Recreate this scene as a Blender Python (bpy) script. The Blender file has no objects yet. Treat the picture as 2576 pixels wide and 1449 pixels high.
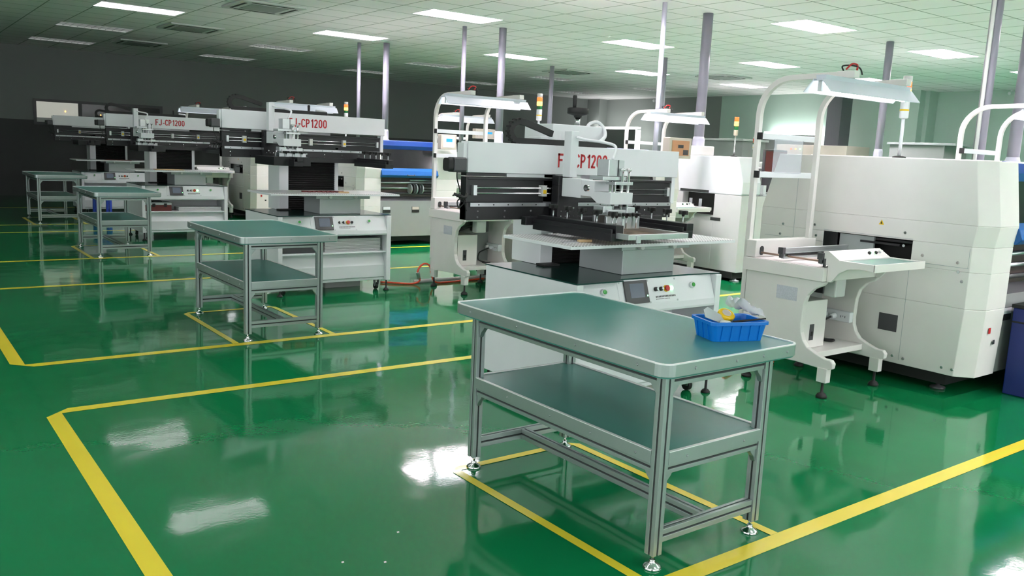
import bpy, math, random
from mathutils import Vector, Matrix
random.seed(7)
S = bpy.context.scene
C = S.collection
PI = math.pi

# ---------------------------------------------------------------- camera
cam = bpy.data.objects.new('camera', bpy.data.cameras.new('camera'))
C.objects.link(cam)
R_, U_, F_ = Vector((.7996, -.5989, .0438)), Vector((.0608, .1532, .9863)), Vector((.5975, .786, -.1589))
cam.matrix_world = Matrix(((R_.x, U_.x, -F_.x, 0), (R_.y, U_.y, -F_.y, 0), (R_.z, U_.z, -F_.z, 1.5), (0, 0, 0, 1)))
cam.data.sensor_width = 36
cam.data.lens = 29.93
cam.data.clip_end = 100
S.camera = cam

# ---------------------------------------------------------------- world, exposure
w = bpy.data.worlds.new('world'); S.world = w; w.use_nodes = True
w.node_tree.nodes['Background'].inputs[0].default_value = (.6, .7, .75, 1)
w.node_tree.nodes['Background'].inputs[1].default_value = .02
S.view_settings.view_transform = 'Standard'
S.view_settings.look = 'None'
S.view_settings.gamma = 1
S.view_settings.exposure = 1.2
S.cycles.use_denoising = True
S.cycles.max_bounces = 12
S.cycles.sample_clamp_indirect = 12
CEIL = 3.35
LIT = 42.0          # strength of the lit ceiling fixtures
WIN_FILL = 1.8            # strength of the added fill windows, all out of view
TUBE = 9.0          # strength of the work-lamp tubes


# ---------------------------------------------------------------- materials
def mat(name, col, rough=.5, metal=0, emit=None, es=0, noise=.04, nscale=6, bump=0, bscale=40, coat=0, trans=0, alpha=1, spec=.5):
    m = bpy.data.materials.new(name); m.use_nodes = True
    nt = m.node_tree; b = nt.nodes['Principled BSDF']
    b.inputs['Roughness'].default_value = rough
    b.inputs['Metallic'].default_value = metal
    b.inputs['Coat Weight'].default_value = coat
    b.inputs['Coat Roughness'].default_value = .05
    b.inputs['Transmission Weight'].default_value = trans
    b.inputs['Alpha'].default_value = alpha
    b.inputs['Specular IOR Level'].default_value = spec
    tc = nt.nodes.new('ShaderNodeTexCoord')
    if noise:
        n = nt.nodes.new('ShaderNodeTexNoise'); n.inputs['Scale'].default_value = nscale; n.inputs['Detail'].default_value = 3
        nt.links.new(tc.outputs['Object'], n.inputs['Vector'])
        mx = nt.nodes.new('ShaderNodeMix'); mx.data_type = 'RGBA'
        mx.inputs['A'].default_value = (*[c * (1 - noise) for c in col], 1)
        mx.inputs['B'].default_value = (*[min(1, c * (1 + noise)) for c in col], 1)
        nt.links.new(n.outputs['Fac'], mx.inputs['Factor'])
        nt.links.new(mx.outputs['Result'], b.inputs['Base Color'])
    else:
        b.inputs['Base Color'].default_value = (*col, 1)
    if emit:
        b.inputs['Emission Color'].default_value = (*emit, 1)
        b.inputs['Emission Strength'].default_value = es
    if bump:
        n2 = nt.nodes.new('ShaderNodeTexNoise'); n2.inputs['Scale'].default_value = bscale; n2.inputs['Detail'].default_value = 2
        nt.links.new(tc.outputs['Object'], n2.inputs['Vector'])
        bp = nt.nodes.new('ShaderNodeBump'); bp.inputs['Strength'].default_value = bump; bp.inputs['Distance'].default_value = .01
        nt.links.new(n2.outputs['Fac'], bp.inputs['Height']); nt.links.new(bp.outputs['Normal'], b.inputs['Normal'])
    return m


M = {}
M['white'] = mat('white_powder_coat', (.74, .76, .78), .42)
M['cream'] = mat('cream_enamel', (.76, .74, .71), .38)
M['greywhite'] = mat('grey_white_enamel', (.60, .61, .60), .4)
M['beige'] = mat('beige_enamel', (.55, .50, .43), .45)
M['black'] = mat('black_anodised', (.012, .012, .014), .38)
M['rubber'] = mat('black_rubber', (.012, .012, .012), .6)
M['alu'] = mat('brushed_aluminium', (.62, .65, .66), .36, .85, noise=.06, nscale=30)
M['bench_alu'] = mat('satin_bench_aluminium', (.40, .46, .45), .33, .65, noise=.05, nscale=20)
M['bright'] = mat('polished_trim', (.92, .92, .92), .35, .3)
M['groove'] = mat('groove_shadow_gap', (.03, .035, .035), .6)
M['steel'] = mat('ground_steel', (.50, .52, .54), .3, .9)
M['chrome'] = mat('chrome', (.75, .75, .76), .12, 1)
M['greymetal'] = mat('grey_cast_metal', (.42, .46, .46), .4, .35)
M['mat_green'] = mat('green_esd_mat', (.055, .235, .195), .32, noise=.16, nscale=2.2)
M['mat_dark'] = mat('dark_green_worktop', (.012, .05, .045), .2, noise=.2, nscale=2)
M['tray_green'] = mat('pale_green_tray_mat', (.14, .26, .22), .45)
M['red'] = mat('red_lettering', (.45, .008, .012), .45)
M['redplastic'] = mat('red_plastic', (.50, .02, .02), .35)
M['yellow'] = mat('yellow_plastic', (.80, .52, .01), .3)
M['bin_blue'] = mat('bright_blue_plastic', (.0, .17, .62), .35)
M['blue'] = mat('blue_hood_paint', (.012, .055, .27), .35)
M['blue2'] = mat('mid_blue_hood_paint', (.006, .10, .34), .35)
M['blue_deep'] = mat('deep_blue_cart_paint', (.003, .016, .15), .4)
M['window_dark'] = mat('smoked_acrylic', (.012, .012, .014), .12)
M['brown'] = mat('brown_feeder_bank', (.075, .055, .05), .5, noise=.4, nscale=30)
M['panelgrey'] = mat('grey_panel', (.27, .29, .28), .45)
M['duct'] = mat('grey_violet_pvc', (.26, .255, .31), .3)
M['duct_pale'] = mat('pale_violet_pvc', (.50, .50, .60), .3)
M['darkduct'] = mat('dark_grey_duct', (.09, .10, .11), .45)
M['darkgrey'] = mat('dark_grey_plastic', (.06, .06, .065), .4)
M['wood'] = mat('pale_wood', (.55, .38, .2), .5, noise=.15, nscale=15)
M['orange'] = mat('orange_hose', (.85, .09, .04), .35)
M['copper'] = mat('orange_display_panel', (.50, .25, .13), .35, noise=.2)
M['screen'] = mat('lcd_screen', (.05, .06, .08), .15, emit=(.25, .3, .38), es=.10)
M['screen_lit'] = mat('pink_lit_screen', (.5, .4, .38), .3, emit=(.85, .68, .62), es=.55)
M['screen_blue'] = mat('blue_screen_logo', (.02, .2, .4), .3, emit=(.02, .25, .45), es=.5)
M['led_green'] = mat('lit_green_button', (.05, .6, .15), .3, emit=(.25, 1, .35), es=2.5)
M['green_btn'] = mat('green_button', (.03, .32, .04), .35)
M['lens_red'] = mat('red_lens', (.45, .015, .01), .25, emit=(.6, .02, .01), es=.25)
M['lens_red_lit'] = mat('glowing_red_lens', (.6, .03, .01), .25, emit=(1, .10, .02), es=1.6)
M['lens_amber'] = mat('lit_amber_lens', (.9, .4, .05), .25, emit=(1, .42, .08), es=2.2)
M['lens_orange'] = mat('unlit_orange_lens', (.55, .12, .02), .3)
M['lens_green'] = mat('green_lens', (.01, .16, .04), .25)
M['lens_cream'] = mat('cream_lens', (.65, .58, .42), .3)
M['bag'] = mat('clear_plastic_film', (.8, .82, .86), .25, alpha=.55)
M['acrylic'] = mat('frosted_acrylic_sheet', (.72, .74, .82), .25, alpha=.32)
M['tube'] = mat('lit_tube', (1, 1, 1), .4, emit=(1, .97, 1), es=TUBE, noise=0)
M['panel_lit'] = mat('lit_fixture_panel', (1, 1, 1), .4, emit=(1, .90, .965), es=LIT, noise=0)
M['panel_half'] = mat('dimmed_fixture_panel', (1, 1, 1), .4, emit=(1, .90, .965), es=LIT * .12, noise=0)
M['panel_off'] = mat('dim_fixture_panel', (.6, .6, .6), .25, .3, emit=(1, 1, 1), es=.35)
M['louvre'] = mat('louvre_white', (.5, .5, .5), .45)
M['frame_white'] = mat('fixture_frame_white', (.8, .8, .8), .5)
M['wallglow'] = mat('backlit_strip', (1, 1, 1), .4, emit=(.97, 1, .96), es=5, noise=0)
M['fill_pane'] = mat('fill_glow_pane', (.8, .8, .8), .2, emit=(.97, .97, 1), es=WIN_FILL, noise=0)  # glow of the added fill windows, no real daylight source
M['window_lit'] = mat('lit_window_pane', (.4, .4, .36), .3, emit=(.5, .5, .44), es=.28)
M['maroon'] = mat('maroon_plastic', (.13, .02, .02), .4)
M['paper'] = mat('stacked_white_sheets', (.55, .56, .56), .6)
M['reflector'] = mat('white_lamp_reflector', (.62, .67, .74), .35)
M['stool_blue'] = mat('blue_stool_plastic', (.03, .08, .55), .4)
M['stencil'] = mat('bronze_stencil_foil', (.55, .38, .25), .22, .7)
M['tape_yellow'] = mat('yellow_floor_tape', (.86, .70, .03), .35, noise=.06, nscale=3, coat=.5)
M['beltwhite'] = mat('pinkish_white_bed', (.78, .72, .71), .35)
M['rod_brown'] = mat('brown_lead_screw', (.30, .20, .15), .35, .4)
M['switchred'] = mat('red_rocker', (.5, .02, .02), .4)
M['label_silver'] = mat('silver_rating_plate', (.55, .57, .62), .3, .4, noise=.25, nscale=120)


def floor_mat():
    m = bpy.data.materials.new('green_epoxy_floor'); m.use_nodes = True
    nt = m.node_tree; b = nt.nodes['Principled BSDF']
    tc = nt.nodes.new('ShaderNodeTexCoord')
    n = nt.nodes.new('ShaderNodeTexNoise'); n.inputs['Scale'].default_value = .7; n.inputs['Detail'].default_value = 4
    nt.links.new(tc.outputs['Object'], n.inputs['Vector'])
    r = nt.nodes.new('ShaderNodeValToRGB')
    r.color_ramp.elements[0].position = .3; r.color_ramp.elements[0].color = (.003, .172, .055, 1)
    r.color_ramp.elements[1].position = .75; r.color_ramp.elements[1].color = (.006, .205, .070, 1)
    nt.links.new(n.outputs['Fac'], r.inputs['Fac']); nt.links.new(r.outputs['Color'], b.inputs['Base Color'])
    b.inputs['Roughness'].default_value = .07
    b.inputs['IOR'].default_value = 1.55
    n1 = nt.nodes.new('ShaderNodeTexNoise'); n1.inputs['Scale'].default_value = 3.2; n1.inputs['Detail'].default_value = 1
    n2 = nt.nodes.new('ShaderNodeTexNoise'); n2.inputs['Scale'].default_value = 55; n2.inputs['Detail'].default_value = 1
    for k in (n1, n2): nt.links.new(tc.outputs['Object'], k.inputs['Vector'])
    b1 = nt.nodes.new('ShaderNodeBump'); b1.inputs['Strength'].default_value = .10; b1.inputs['Distance'].default_value = .02
    b2 = nt.nodes.new('ShaderNodeBump'); b2.inputs['Strength'].default_value = .05; b2.inputs['Distance'].default_value = .002
    nt.links.new(n1.outputs['Fac'], b1.inputs['Height']); nt.links.new(n2.outputs['Fac'], b2.inputs['Height'])
    nt.links.new(b1.outputs['Normal'], b2.inputs['Normal']); nt.links.new(b2.outputs['Normal'], b.inputs['Normal'])
    return m


def ceil_mat():
    m = bpy.data.materials.new('ceiling_tiles'); m.use_nodes = True
    nt = m.node_tree; b = nt.nodes['Principled BSDF']; b.inputs['Roughness'].default_value = .65
    tc = nt.nodes.new('ShaderNodeTexCoord')
    mp = nt.nodes.new('ShaderNodeMapping'); mp.inputs['Location'].default_value = (-.45, -.15, 0)
    nt.links.new(tc.outputs['Object'], mp.inputs['Vector'])
    br = nt.nodes.new('ShaderNodeTexBrick'); br.offset = 0; br.squash = 1
    br.inputs['Scale'].default_value = 1; br.inputs['Brick Width'].default_value = .6; br.inputs['Row Height'].default_value = .6
    br.inputs['Mortar Size'].default_value = .010; br.inputs['Mortar Smooth'].default_value = .1
    br.inputs['Color1'].default_value = (.93, .88, .91, 1); br.inputs['Color2'].default_value = (.91, .86, .89, 1)
    br.inputs['Mortar'].default_value = (.30, .32, .30, 1)
    nt.links.new(mp.outputs['Vector'], br.inputs['Vector']); nt.links.new(br.outputs['Color'], b.inputs['Base Color'])
    bp = nt.nodes.new('ShaderNodeBump'); bp.inputs['Strength'].default_value = .4; bp.inputs['Distance'].default_value = .004; bp.invert = True
    nt.links.new(br.outputs['Fac'], bp.inputs['Height']); nt.links.new(bp.outputs['Normal'], b.inputs['Normal'])
    return m


def perf_mat():
    m = bpy.data.materials.new('perforated_white_plate'); m.use_nodes = True
    nt = m.node_tree; b = nt.nodes['Principled BSDF']; b.inputs['Roughness'].default_value = .3
    tc = nt.nodes.new('ShaderNodeTexCoord'); sx = nt.nodes.new('ShaderNodeSeparateXYZ'); nt.links.new(tc.outputs['Object'], sx.inputs[0])
    outs = []
    for ax in (0, 1):
        mu = nt.nodes.new('ShaderNodeMath'); mu.operation = 'MULTIPLY'; mu.inputs[1].default_value = 2 * PI / .024
        sn = nt.nodes.new('ShaderNodeMath'); sn.operation = 'SINE'
        nt.links.new(sx.outputs[ax], mu.inputs[0]); nt.links.new(mu.outputs[0], sn.inputs[0]); outs.append(sn)
    ad = nt.nodes.new('ShaderNodeMath'); ad.operation = 'ADD'; nt.links.new(outs[0].outputs[0], ad.inputs[0]); nt.links.new(outs[1].outputs[0], ad.inputs[1])
    gt = nt.nodes.new('ShaderNodeMath'); gt.operation = 'GREATER_THAN'; gt.inputs[1].default_value = .7; nt.links.new(ad.outputs[0], gt.inputs[0])
    mx = nt.nodes.new('ShaderNodeMix'); mx.data_type = 'RGBA'; mx.inputs['A'].default_value = (.82, .83, .83, 1); mx.inputs['B'].default_value = (.05, .05, .05, 1)
    nt.links.new(gt.outputs[0], mx.inputs['Factor']); nt.links.new(mx.outputs['Result'], b.inputs['Base Color'])
    return m


def wall_mat(name, col, lo=None, zsplit=1.6, seams=0):
    m = mat(name, col, .55, noise=.05, nscale=1.2)
    nt = m.node_tree; b = nt.nodes['Principled BSDF']
    tc = [n for n in nt.nodes if n.type == 'TEX_COORD'][0]
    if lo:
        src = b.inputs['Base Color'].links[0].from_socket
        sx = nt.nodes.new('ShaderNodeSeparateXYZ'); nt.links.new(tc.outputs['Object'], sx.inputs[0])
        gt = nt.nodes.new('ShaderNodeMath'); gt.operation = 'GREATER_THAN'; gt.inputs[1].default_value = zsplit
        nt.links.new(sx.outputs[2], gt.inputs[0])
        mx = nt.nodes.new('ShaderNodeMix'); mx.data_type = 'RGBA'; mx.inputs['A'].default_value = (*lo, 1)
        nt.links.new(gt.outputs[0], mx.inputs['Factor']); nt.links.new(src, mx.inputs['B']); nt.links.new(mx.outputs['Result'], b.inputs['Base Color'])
    return m


M['floor'] = floor_mat(); M['ceil'] = ceil_mat(); M['perf'] = perf_mat()
M['wall_dark'] = wall_mat('unlit_dark_wall_panels', (.18, .195, .19), (.04, .04, .042), 1.72)  # the wall's lack of light is put into this grey; lower band two-tone
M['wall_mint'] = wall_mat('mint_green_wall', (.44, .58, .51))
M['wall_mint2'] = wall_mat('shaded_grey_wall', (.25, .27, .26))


# ---------------------------------------------------------------- mesh builder
class MB:
    def __init__(s): s.v = []; s.f = []; s.sm = []

    def add(s, v, f, smooth=False):
        k = len(s.v); s.v += [tuple(p) for p in v]; s.f += [tuple(i + k for i in q) for q in f]; s.sm += [smooth] * len(f); return s

    def box(s, x0, x1, y0, y1, z0, z1):
        v = [(x, y, z) for x in (x0, x1) for y in (y0, y1) for z in (z0, z1)]
        return s.add(v, [(0, 1, 3, 2), (4, 6, 7, 5), (0, 4, 5, 1), (2, 3, 7, 6), (0, 2, 6, 4), (1, 5, 7, 3)])

    def prism(s, poly, ax, a, b, smooth=False):
        # poly: 2-d outline in the two other axes (in x,y,z order), extruded along axis ax from a to b
        def P(p, t):
            return {'x': (t, p[0], p[1]), 'y': (p[0], t, p[1]), 'z': (p[0], p[1], t)}[ax]
        n = len(poly); v = [P(p, a) for p in poly] + [P(p, b) for p in poly]
        s.add(v, [tuple(range(n))[::-1], tuple(range(n, 2 * n))])
        k = len(s.v) - 2 * n
        for i in range(n):
            j = (i + 1) % n; s.f.append((k + i, k + j, k + n + j, k + n + i)); s.sm.append(smooth)
        return s

    def cyl(s, p0, p1, r0, r1=None, n=14, smooth=True):
        r1 = r0 if r1 is None else r1
        p0, p1 = Vector(p0), Vector(p1); d = (p1 - p0).normalized()
        a = d.orthogonal().normalized(); b = d.cross(a)
        v = []
        for p, r in ((p0, r0), (p1, r1)):
            v += [p + (a * math.cos(2 * PI * i / n) + b * math.sin(2 * PI * i / n)) * r for i in range(n)]
        k = len(s.v); s.v += [tuple(q) for q in v]
        for i in range(n):
            j = (i + 1) % n; s.f.append((k + i, k + j, k + n + j, k + n + i)); s.sm.append(smooth)
        s.f.append(tuple(range(k, k + n))[::-1]); s.f.append(tuple(range(k + n, k + 2 * n))); s.sm += [False, False]
        return s

    def lathe(s, c, prof, n=20):
        # prof: (radius, z) pairs about a vertical axis at c
        k = len(s.v)
        for r, z in prof:
            s.v += [(c[0] + r * math.cos(2 * PI * i / n), c[1] + r * math.sin(2 * PI * i / n), c[2] + z) for i in range(n)]
        for q in range(len(prof) - 1):
            for i in range(n):
                j = (i + 1) % n; s.f.append((k + q * n + i, k + q * n + j, k + (q + 1) * n + j, k + (q + 1) * n + i)); s.sm.append(True)
        s.f.append(tuple(range(k, k + n))[::-1]); e = k + (len(prof) - 1) * n; s.f.append(tuple(range(e, e + n))); s.sm += [False, False]
        return s

    def sweep(s, pts, sec, up=(0, 0, 1), smooth=False):
        # sec: closed 2-d section (side, up) swept along pts
        pts = [Vector(p) for p in pts]; up = Vector(up); n = len(sec); k = len(s.v)
        for i, p in enumerate(pts):
            d = ((pts[min(i + 1, len(pts) - 1)] - p).normalized() + (p - pts[max(i - 1, 0)]).normalized())
            d.normalize()
            side = d.cross(up)
            if side.length < 1e-4: side = d.orthogonal()
            side.normalize(); u = side.cross(d)
            s.v += [tuple(p + side * a + u * b) for a, b in sec]
        for q in range(len(pts) - 1):
            for i in range(n):
                j = (i + 1) % n; s.f.append((k + q * n + i, k + q * n + j, k + (q + 1) * n + j, k + (q + 1) * n + i)); s.sm.append(smooth)
        e = k + (len(pts) - 1) * n
        s.f.append(tuple(range(k, k + n))[::-1]); s.f.append(tuple(range(e, e + n))); s.sm += [False, False]
        return s

    def tube(s, pts, r, n=8, up=(.3, .2, .9)):
        return s.sweep(smoothpath(pts), [(r * math.cos(2 * PI * i / n), r * math.sin(2 * PI * i / n)) for i in range(n)], up, True)

    def build(s, name, m, parent=None, bev=.002, **k):
        me = bpy.data.meshes.new(name); me.from_pydata(s.v, [], s.f); me.validate()
        me.polygons.foreach_set('use_smooth', s.sm[:len(me.polygons)])
        me.materials.append(M[m] if isinstance(m, str) else m)
        # consistent normals
        import bmesh
        bm = bmesh.new(); bm.from_mesh(me); bmesh.ops.recalc_face_normals(bm, faces=bm.faces); bm.to_mesh(me); bm.free()
        o = bpy.data.objects.new(name, me); C.objects.link(o)
        if parent: o.parent = parent
        if bev:
            b = o.modifiers.new('edge', 'BEVEL'); b.width = bev; b.segments = 2; b.limit_method = 'ANGLE'; b.angle_limit = math.radians(40)
        for a, v in k.items(): o[a] = v
        return o


def smoothpath(p, sub=5):
    p = [Vector(q) for q in p]
    if len(p) < 3: return p
    out = []
    for i in range(len(p) - 1):
        a, b, c, d = p[max(i - 1, 0)], p[i], p[i + 1], p[min(i + 2, len(p) - 1)]
        for t in range(sub):
            t /= sub
            out.append(.5 * ((2 * b) + (c - a) * t + (2 * a - 5 * b + 4 * c - d) * t * t + (3 * b - a - 3 * c + d) * t ** 3))
    return out + [p[-1]]


def B(*a): return MB().box(*a)


def thing(name, label, cat, loc=(0, 0, 0), rz=0, group=None):
    o = bpy.data.objects.new(name, None); C.objects.link(o); o.empty_display_size = .1
    o.location = loc; o.rotation_euler = (0, 0, rz); o['label'] = label; o['category'] = cat
    if group: o['group'] = group
    return o


def tag(o, label, cat, group=None):
    o['label'] = label; o['category'] = cat
    if group: o['group'] = group
    return o


def struct(name, mb, m, bev=0, parent=None):
    o = mb.build(name, m, parent, bev)
    if not parent: o['kind'] = 'structure'
    return o


def arcpts(c, r, a0, a1, n, f):
    return [f(c[0] + r * math.cos(a0 + (a1 - a0) * i / n), c[1] + r * math.sin(a0 + (a1 - a0) * i / n)) for i in range(n + 1)]


# ---------------------------------------------------------------- the room
X0, X1, Y0, Y1 = -5.5, 20.2, -6.5, 22.3
struct('floor', B(X0, 21.2, Y0, Y1 + .2, -.1, 0), 'floor')
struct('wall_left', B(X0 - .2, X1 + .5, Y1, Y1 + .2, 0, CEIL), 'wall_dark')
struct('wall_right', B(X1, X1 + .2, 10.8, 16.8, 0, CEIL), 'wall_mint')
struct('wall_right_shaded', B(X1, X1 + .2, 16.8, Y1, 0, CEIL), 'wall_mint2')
struct('wall_right_recess', B(20.8, 21.0, Y0, 10.8, 0, CEIL), 'wall_mint')
struct('wall_right_return', B(20.4, 20.8, 10.7, 10.8, 0, CEIL), 'wall_mint')
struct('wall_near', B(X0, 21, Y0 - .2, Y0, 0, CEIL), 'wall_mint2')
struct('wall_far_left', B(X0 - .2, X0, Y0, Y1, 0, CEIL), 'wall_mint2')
struct('trim_1', B(X1 - .05, X1, 10.8, 11.35, 0, CEIL), 'wall_mint')
struct('trim_2', B(X1 - .35, X1, Y1 - .6, Y1, 0, CEIL), 'wall_mint2')

# ceiling fixtures: grid positions
fx = []
for i, cx in enumerate((-.25, 3.4, 6.85, 10.45, 14.0, 17.6)):
    for j, cy in enumerate((-3.2, .4, 3.8, 7.2, 10.55, 13.95, 17.1, 20.3)):
        fx.append((cx, cy, j < 6, i, j))
# ceiling slab with real holes for the recessed fixtures
xs = sorted({X0, 21.2} | {c + d for c, *_ in fx for d in (-.59, .59)})
ys = sorted({Y0, Y1 + .2} | {c[1] + d for c in fx for d in (-.29, .29)})
cb = MB()
for a in range(len(xs) - 1):
    for b in range(len(ys) - 1):
        mx_, my_ = (xs[a] + xs[a + 1]) / 2, (ys[b] + ys[b + 1]) / 2
        if any(abs(mx_ - f[0]) < .1 and abs(my_ - f[1]) < .1 for f in fx): continue
        cb.add([(xs[a], ys[b], CEIL), (xs[a + 1], ys[b], CEIL), (xs[a + 1], ys[b + 1], CEIL), (xs[a], ys[b + 1], CEIL)], [(0, 3, 2, 1)])
        cb.add([(xs[a], ys[b], CEIL + .12), (xs[a + 1], ys[b], CEIL + .12), (xs[a + 1], ys[b + 1], CEIL + .12), (xs[a], ys[b + 1], CEIL + .12)], [(0, 1, 2, 3)])
struct('ceiling', cb, 'ceil')

ORD = ['first', 'second', 'third', 'fourth', 'fifth', 'sixth', 'seventh', 'eighth']
for cx, cy, on, i, j in fx:
    t = thing('ceiling_light', '%s ceiling louvre light, %s row going away, %s column from left' % ('bright' if on else 'dim', ORD[j], ORD[i]),
              'ceiling light', (cx, cy, CEIL), 0, 'recessed ceiling lights')
    fr = MB()
    for a in ((-.6, .6, -.3, -.28), (-.6, .6, .28, .3), (-.6, -.58, -.28, .28), (.58, .6, -.28, .28)): fr.box(*a, -.006, .085)
    fr.build('frame', 'frame_white', t, 0)
    B(-.58, .58, -.28, .28, .07, .085).build('light_panel', ('panel_half' if i < 2 else 'panel_lit') if on else 'panel_off', t, 0)
    lv = MB()
    for k in range(1, 10): lv.box(-.58 + k * .116 - .003, -.58 + k * .116 + .003, -.28, .28, 0, .06)
    for k in (1, 2, 3): lv.box(-.58, .58, -.28 + k * .14 - .004, -.28 + k * .14 + .004, 0, .06)
    lv.build('louvre', 'louvre', t, 0)

for n, (cx, cy, lab) in enumerate([(4.6, 12.1, 'ceiling air vent nearer the camera in the dim left ceiling'), (4.6, 15.5, 'middle ceiling air vent in the dim left ceiling'),
                                   (4.6, 19.0, 'farthest ceiling air vent in the dark left ceiling'), (15.5, 12.9, 'ceiling air vent with black slots above the far right machines'),
                                   (13.0, 15.3, 'faint ceiling air vent in the shaded middle ceiling')]):
    t = thing('ceiling_vent', lab, 'air vent', (cx, cy, CEIL))
    MB().prism([(-.45, -.45), (.45, -.45), (.45, .45), (-.45, .45)], 'z', -.03, -.001).build('panel', 'greywhite', t, .01)
    for s_ in (-1, 1):
        B(s_ * .36 - .02, s_ * .36 + .02, -.3, .3, -.034, -.0305).build('slot', 'rubber', t, 0)
        B(-.3, .3, s_ * .36 - .02, s_ * .36 + .02, -.034, -.0305).build('slot', 'rubber', t, 0)
    B(-.26, .26, -.26, .26, -.036, -.0305).build('grille', 'panelgrey', t, 0)

# window-framed glow panels added out of view as fill, behind camera and aisle side
def fill_window(nm, ax, c, a, b, z0, z1, n):
    fr = MB(); st = (b - a) / n
    def bx(mb, u0, u1, z_0, z_1, d0, d1):
        return mb.box(u0, u1, c + d0, c + d1, z_0, z_1) if ax == 'y' else mb.box(c + d0, c + d1, u0, u1, z_0, z_1)
    for k in range(n + 1): bx(fr, a + k * st - .03, a + k * st + .03, z0 - .05, z1 + .05, .0, .05)
    for k in range(n):
        for z in (z0 - .05, z1): bx(fr, a + k * st + .03, a + (k + 1) * st - .03, z, z + .05, .0, .05)
    f = struct(nm, fr, 'frame_white')
    for k in range(n): bx(MB(), a + k * st + .03, a + (k + 1) * st - .03, z0, z1, .01, .02).build('pane', 'fill_pane', f, 0)
fill_window('fill_window_2', 'y', Y0, -3, 11, .9, 2.9, 7)
fill_window('fill_window_3', 'x', X0, -4, 8, .9, 2.9, 6)

# window in the dark left wall
wn = struct('window_1', MB().box(3.1, 5.9, Y1 - .04, Y1 - .001, 1.62, 1.68).box(3.1, 5.9, Y1 - .04, Y1 - .001, 2.14, 2.2).box(3.1, 3.16, Y1 - .04, Y1 - .001, 1.68, 2.14).box(5.84, 5.9, Y1 - .04, Y1 - .001, 1.68, 2.14).box(4.02, 4.1, Y1 - .04, Y1 - .001, 1.68, 2.14), 'darkgrey')
B(3.16, 4.02, Y1 - .02, Y1 - .005, 1.78, 2.14).build('lit_pane', 'window_lit', wn, 0)
B(3.16, 4.02, Y1 - .02, Y1 - .005, 1.68, 1.775).build('sill_strip', 'louvre', wn, 0)
B(4.1, 5.84, Y1 - .02, Y1 - .005, 1.68, 2.14).build('dark_pane', 'window_dark', wn, 0)
for k, xx in enumerate((3.75, 4.5, 5.1)):
    MB().lathe((xx, Y1 - .03, 1.93 - .04 * k), [(.012, 0), (.012, .03)], 8).build('signal_glint', 'lens_amber', wn, 0)  # glowing dots drawn in for orange lights reflected in the glass


# ---------------------------------------------------------------- floor tape
def strip(mb, x0, x1, y0, y1, z=.0012): mb.box(x0, x1, y0, y1, 0, z)


W = .04
def tape(label, rects, z=.0012):
    mb = MB()
    for r in rects: strip(mb, *r, z)
    return tag(mb.build('floor_tape', 'tape_yellow', None, 0), label, 'floor marking', 'yellow floor tape lines')


def zone(label, x, y0, y1, xe):
    # U-shaped outline: two lines running to the right joined by a line along the aisle, corners cut at 45 degrees
    mb = MB()
    k, h = .10, W
    if y0 is not None:
        pts = [(xe, y0), (x + k, y0), (x, y0 + k), (x, (y1 or 0) - k), (x + k, y1), (xe, y1)]
    out = [(xe, y0 - h), (x + k * .8, y0 - h), (x - h, y0 + k * .8), (x - h, y1 - k * .8), (x + k * .8, y1 + h), (xe, y1 + h)]
    inn = [(xe, y0 + h), (x + h, y0 + h), (x + h, y0 + h + .001), (x + h, y1 - h - .001), (x + h, y1 - h), (xe, y1 - h)]
    v = [(a, b, 0.0) for a, b in out + inn] + [(a, b, .0012) for a, b in out + inn]
    n = 6; f = []
    for i in range(n - 1):
        f.append((i + 12, i + 13, i + 19, i + 18))
    mb.add(v, f)
    mb.v = [(a, b, c + .0002) for a, b, c in mb.v]
    return tag(mb.build('floor_tape', 'tape_yellow', None, 0), label, 'floor marking', 'yellow floor tape lines')


zone('yellow tape outline on the green floor around the nearest bay, in the foreground', .72, 1.90, 4.99, 13)
zone('yellow tape outline on the floor around the second bay, round the second workbench', .70, 6.09, 9.22, 13)
zone('yellow tape outline on the floor around the third bay, farther left', .85, 11.13, 14.3, 13)
zone('faint yellow tape outline on the floor around the farthest bay at the left', .85, 15.43, 18.9, 13)


def bench_box(label, x0, x1, y0, y1):
    mb = MB(); z = .0022; h = .045
    out = [(x0, y0), (x0, y1 - .05), (x0 + .05, y1), (x1 - .05, y1), (x1, y1 - .05), (x1, y0)]
    inn = [(x0 + h, y0), (x0 + h, y1 - h - .01), (x0 + h + .01, y1 - h), (x1 - h - .01, y1 - h), (x1 - h, y1 - h - .01), (x1 - h, y0)]
    v = [(a, b, z) for a, b in out + inn]
    mb.add(v, [(i, i + 1, i + 7, i + 6) for i in range(5)])
    return tag(mb.build('floor_tape', 'tape_yellow', None, 0), label, 'floor marking', 'yellow floor tape lines')


bench_box('yellow tape rectangle on the floor under the nearest green-topped workbench', 2.11, 2.90, 1.94, 3.22)
bench_box('yellow tape rectangle on the floor under the second green-topped workbench', 2.09, 2.91, 6.13, 7.42)
bench_box('yellow tape rectangle on the floor under the third workbench', 2.09, 2.90, 11.17, 12.45)
bench_box('yellow tape rectangle on the floor under the farthest workbench', 2.08, 2.88, 15.47, 16.78)


# ---------------------------------------------------------------- workbench
def extr(mb, ax, c, a, b, w=.04, g=.009, wz=None):
    # slotted square extrusion along axis ax, centre c in the other two axes
    h = w / 2; k = (wz or w) / 2; d = .006; q = g / 2
    def side(): return [(-h, -k), (-q, -k), (-q, -k + d), (q, -k + d), (q, -k), (h, -k), (h, -q), (h - d, -q), (h - d, q), (h, q), (h, k), (q, k), (q, k - d), (-q, k - d), (-q, k), (-h, k), (-h, q), (-h + d, q), (-h + d, -q), (-h, -q)]
    mb.prism([(c[0] + x, c[1] + y) for x, y in side()], ax, a, b)
    return mb


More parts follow.
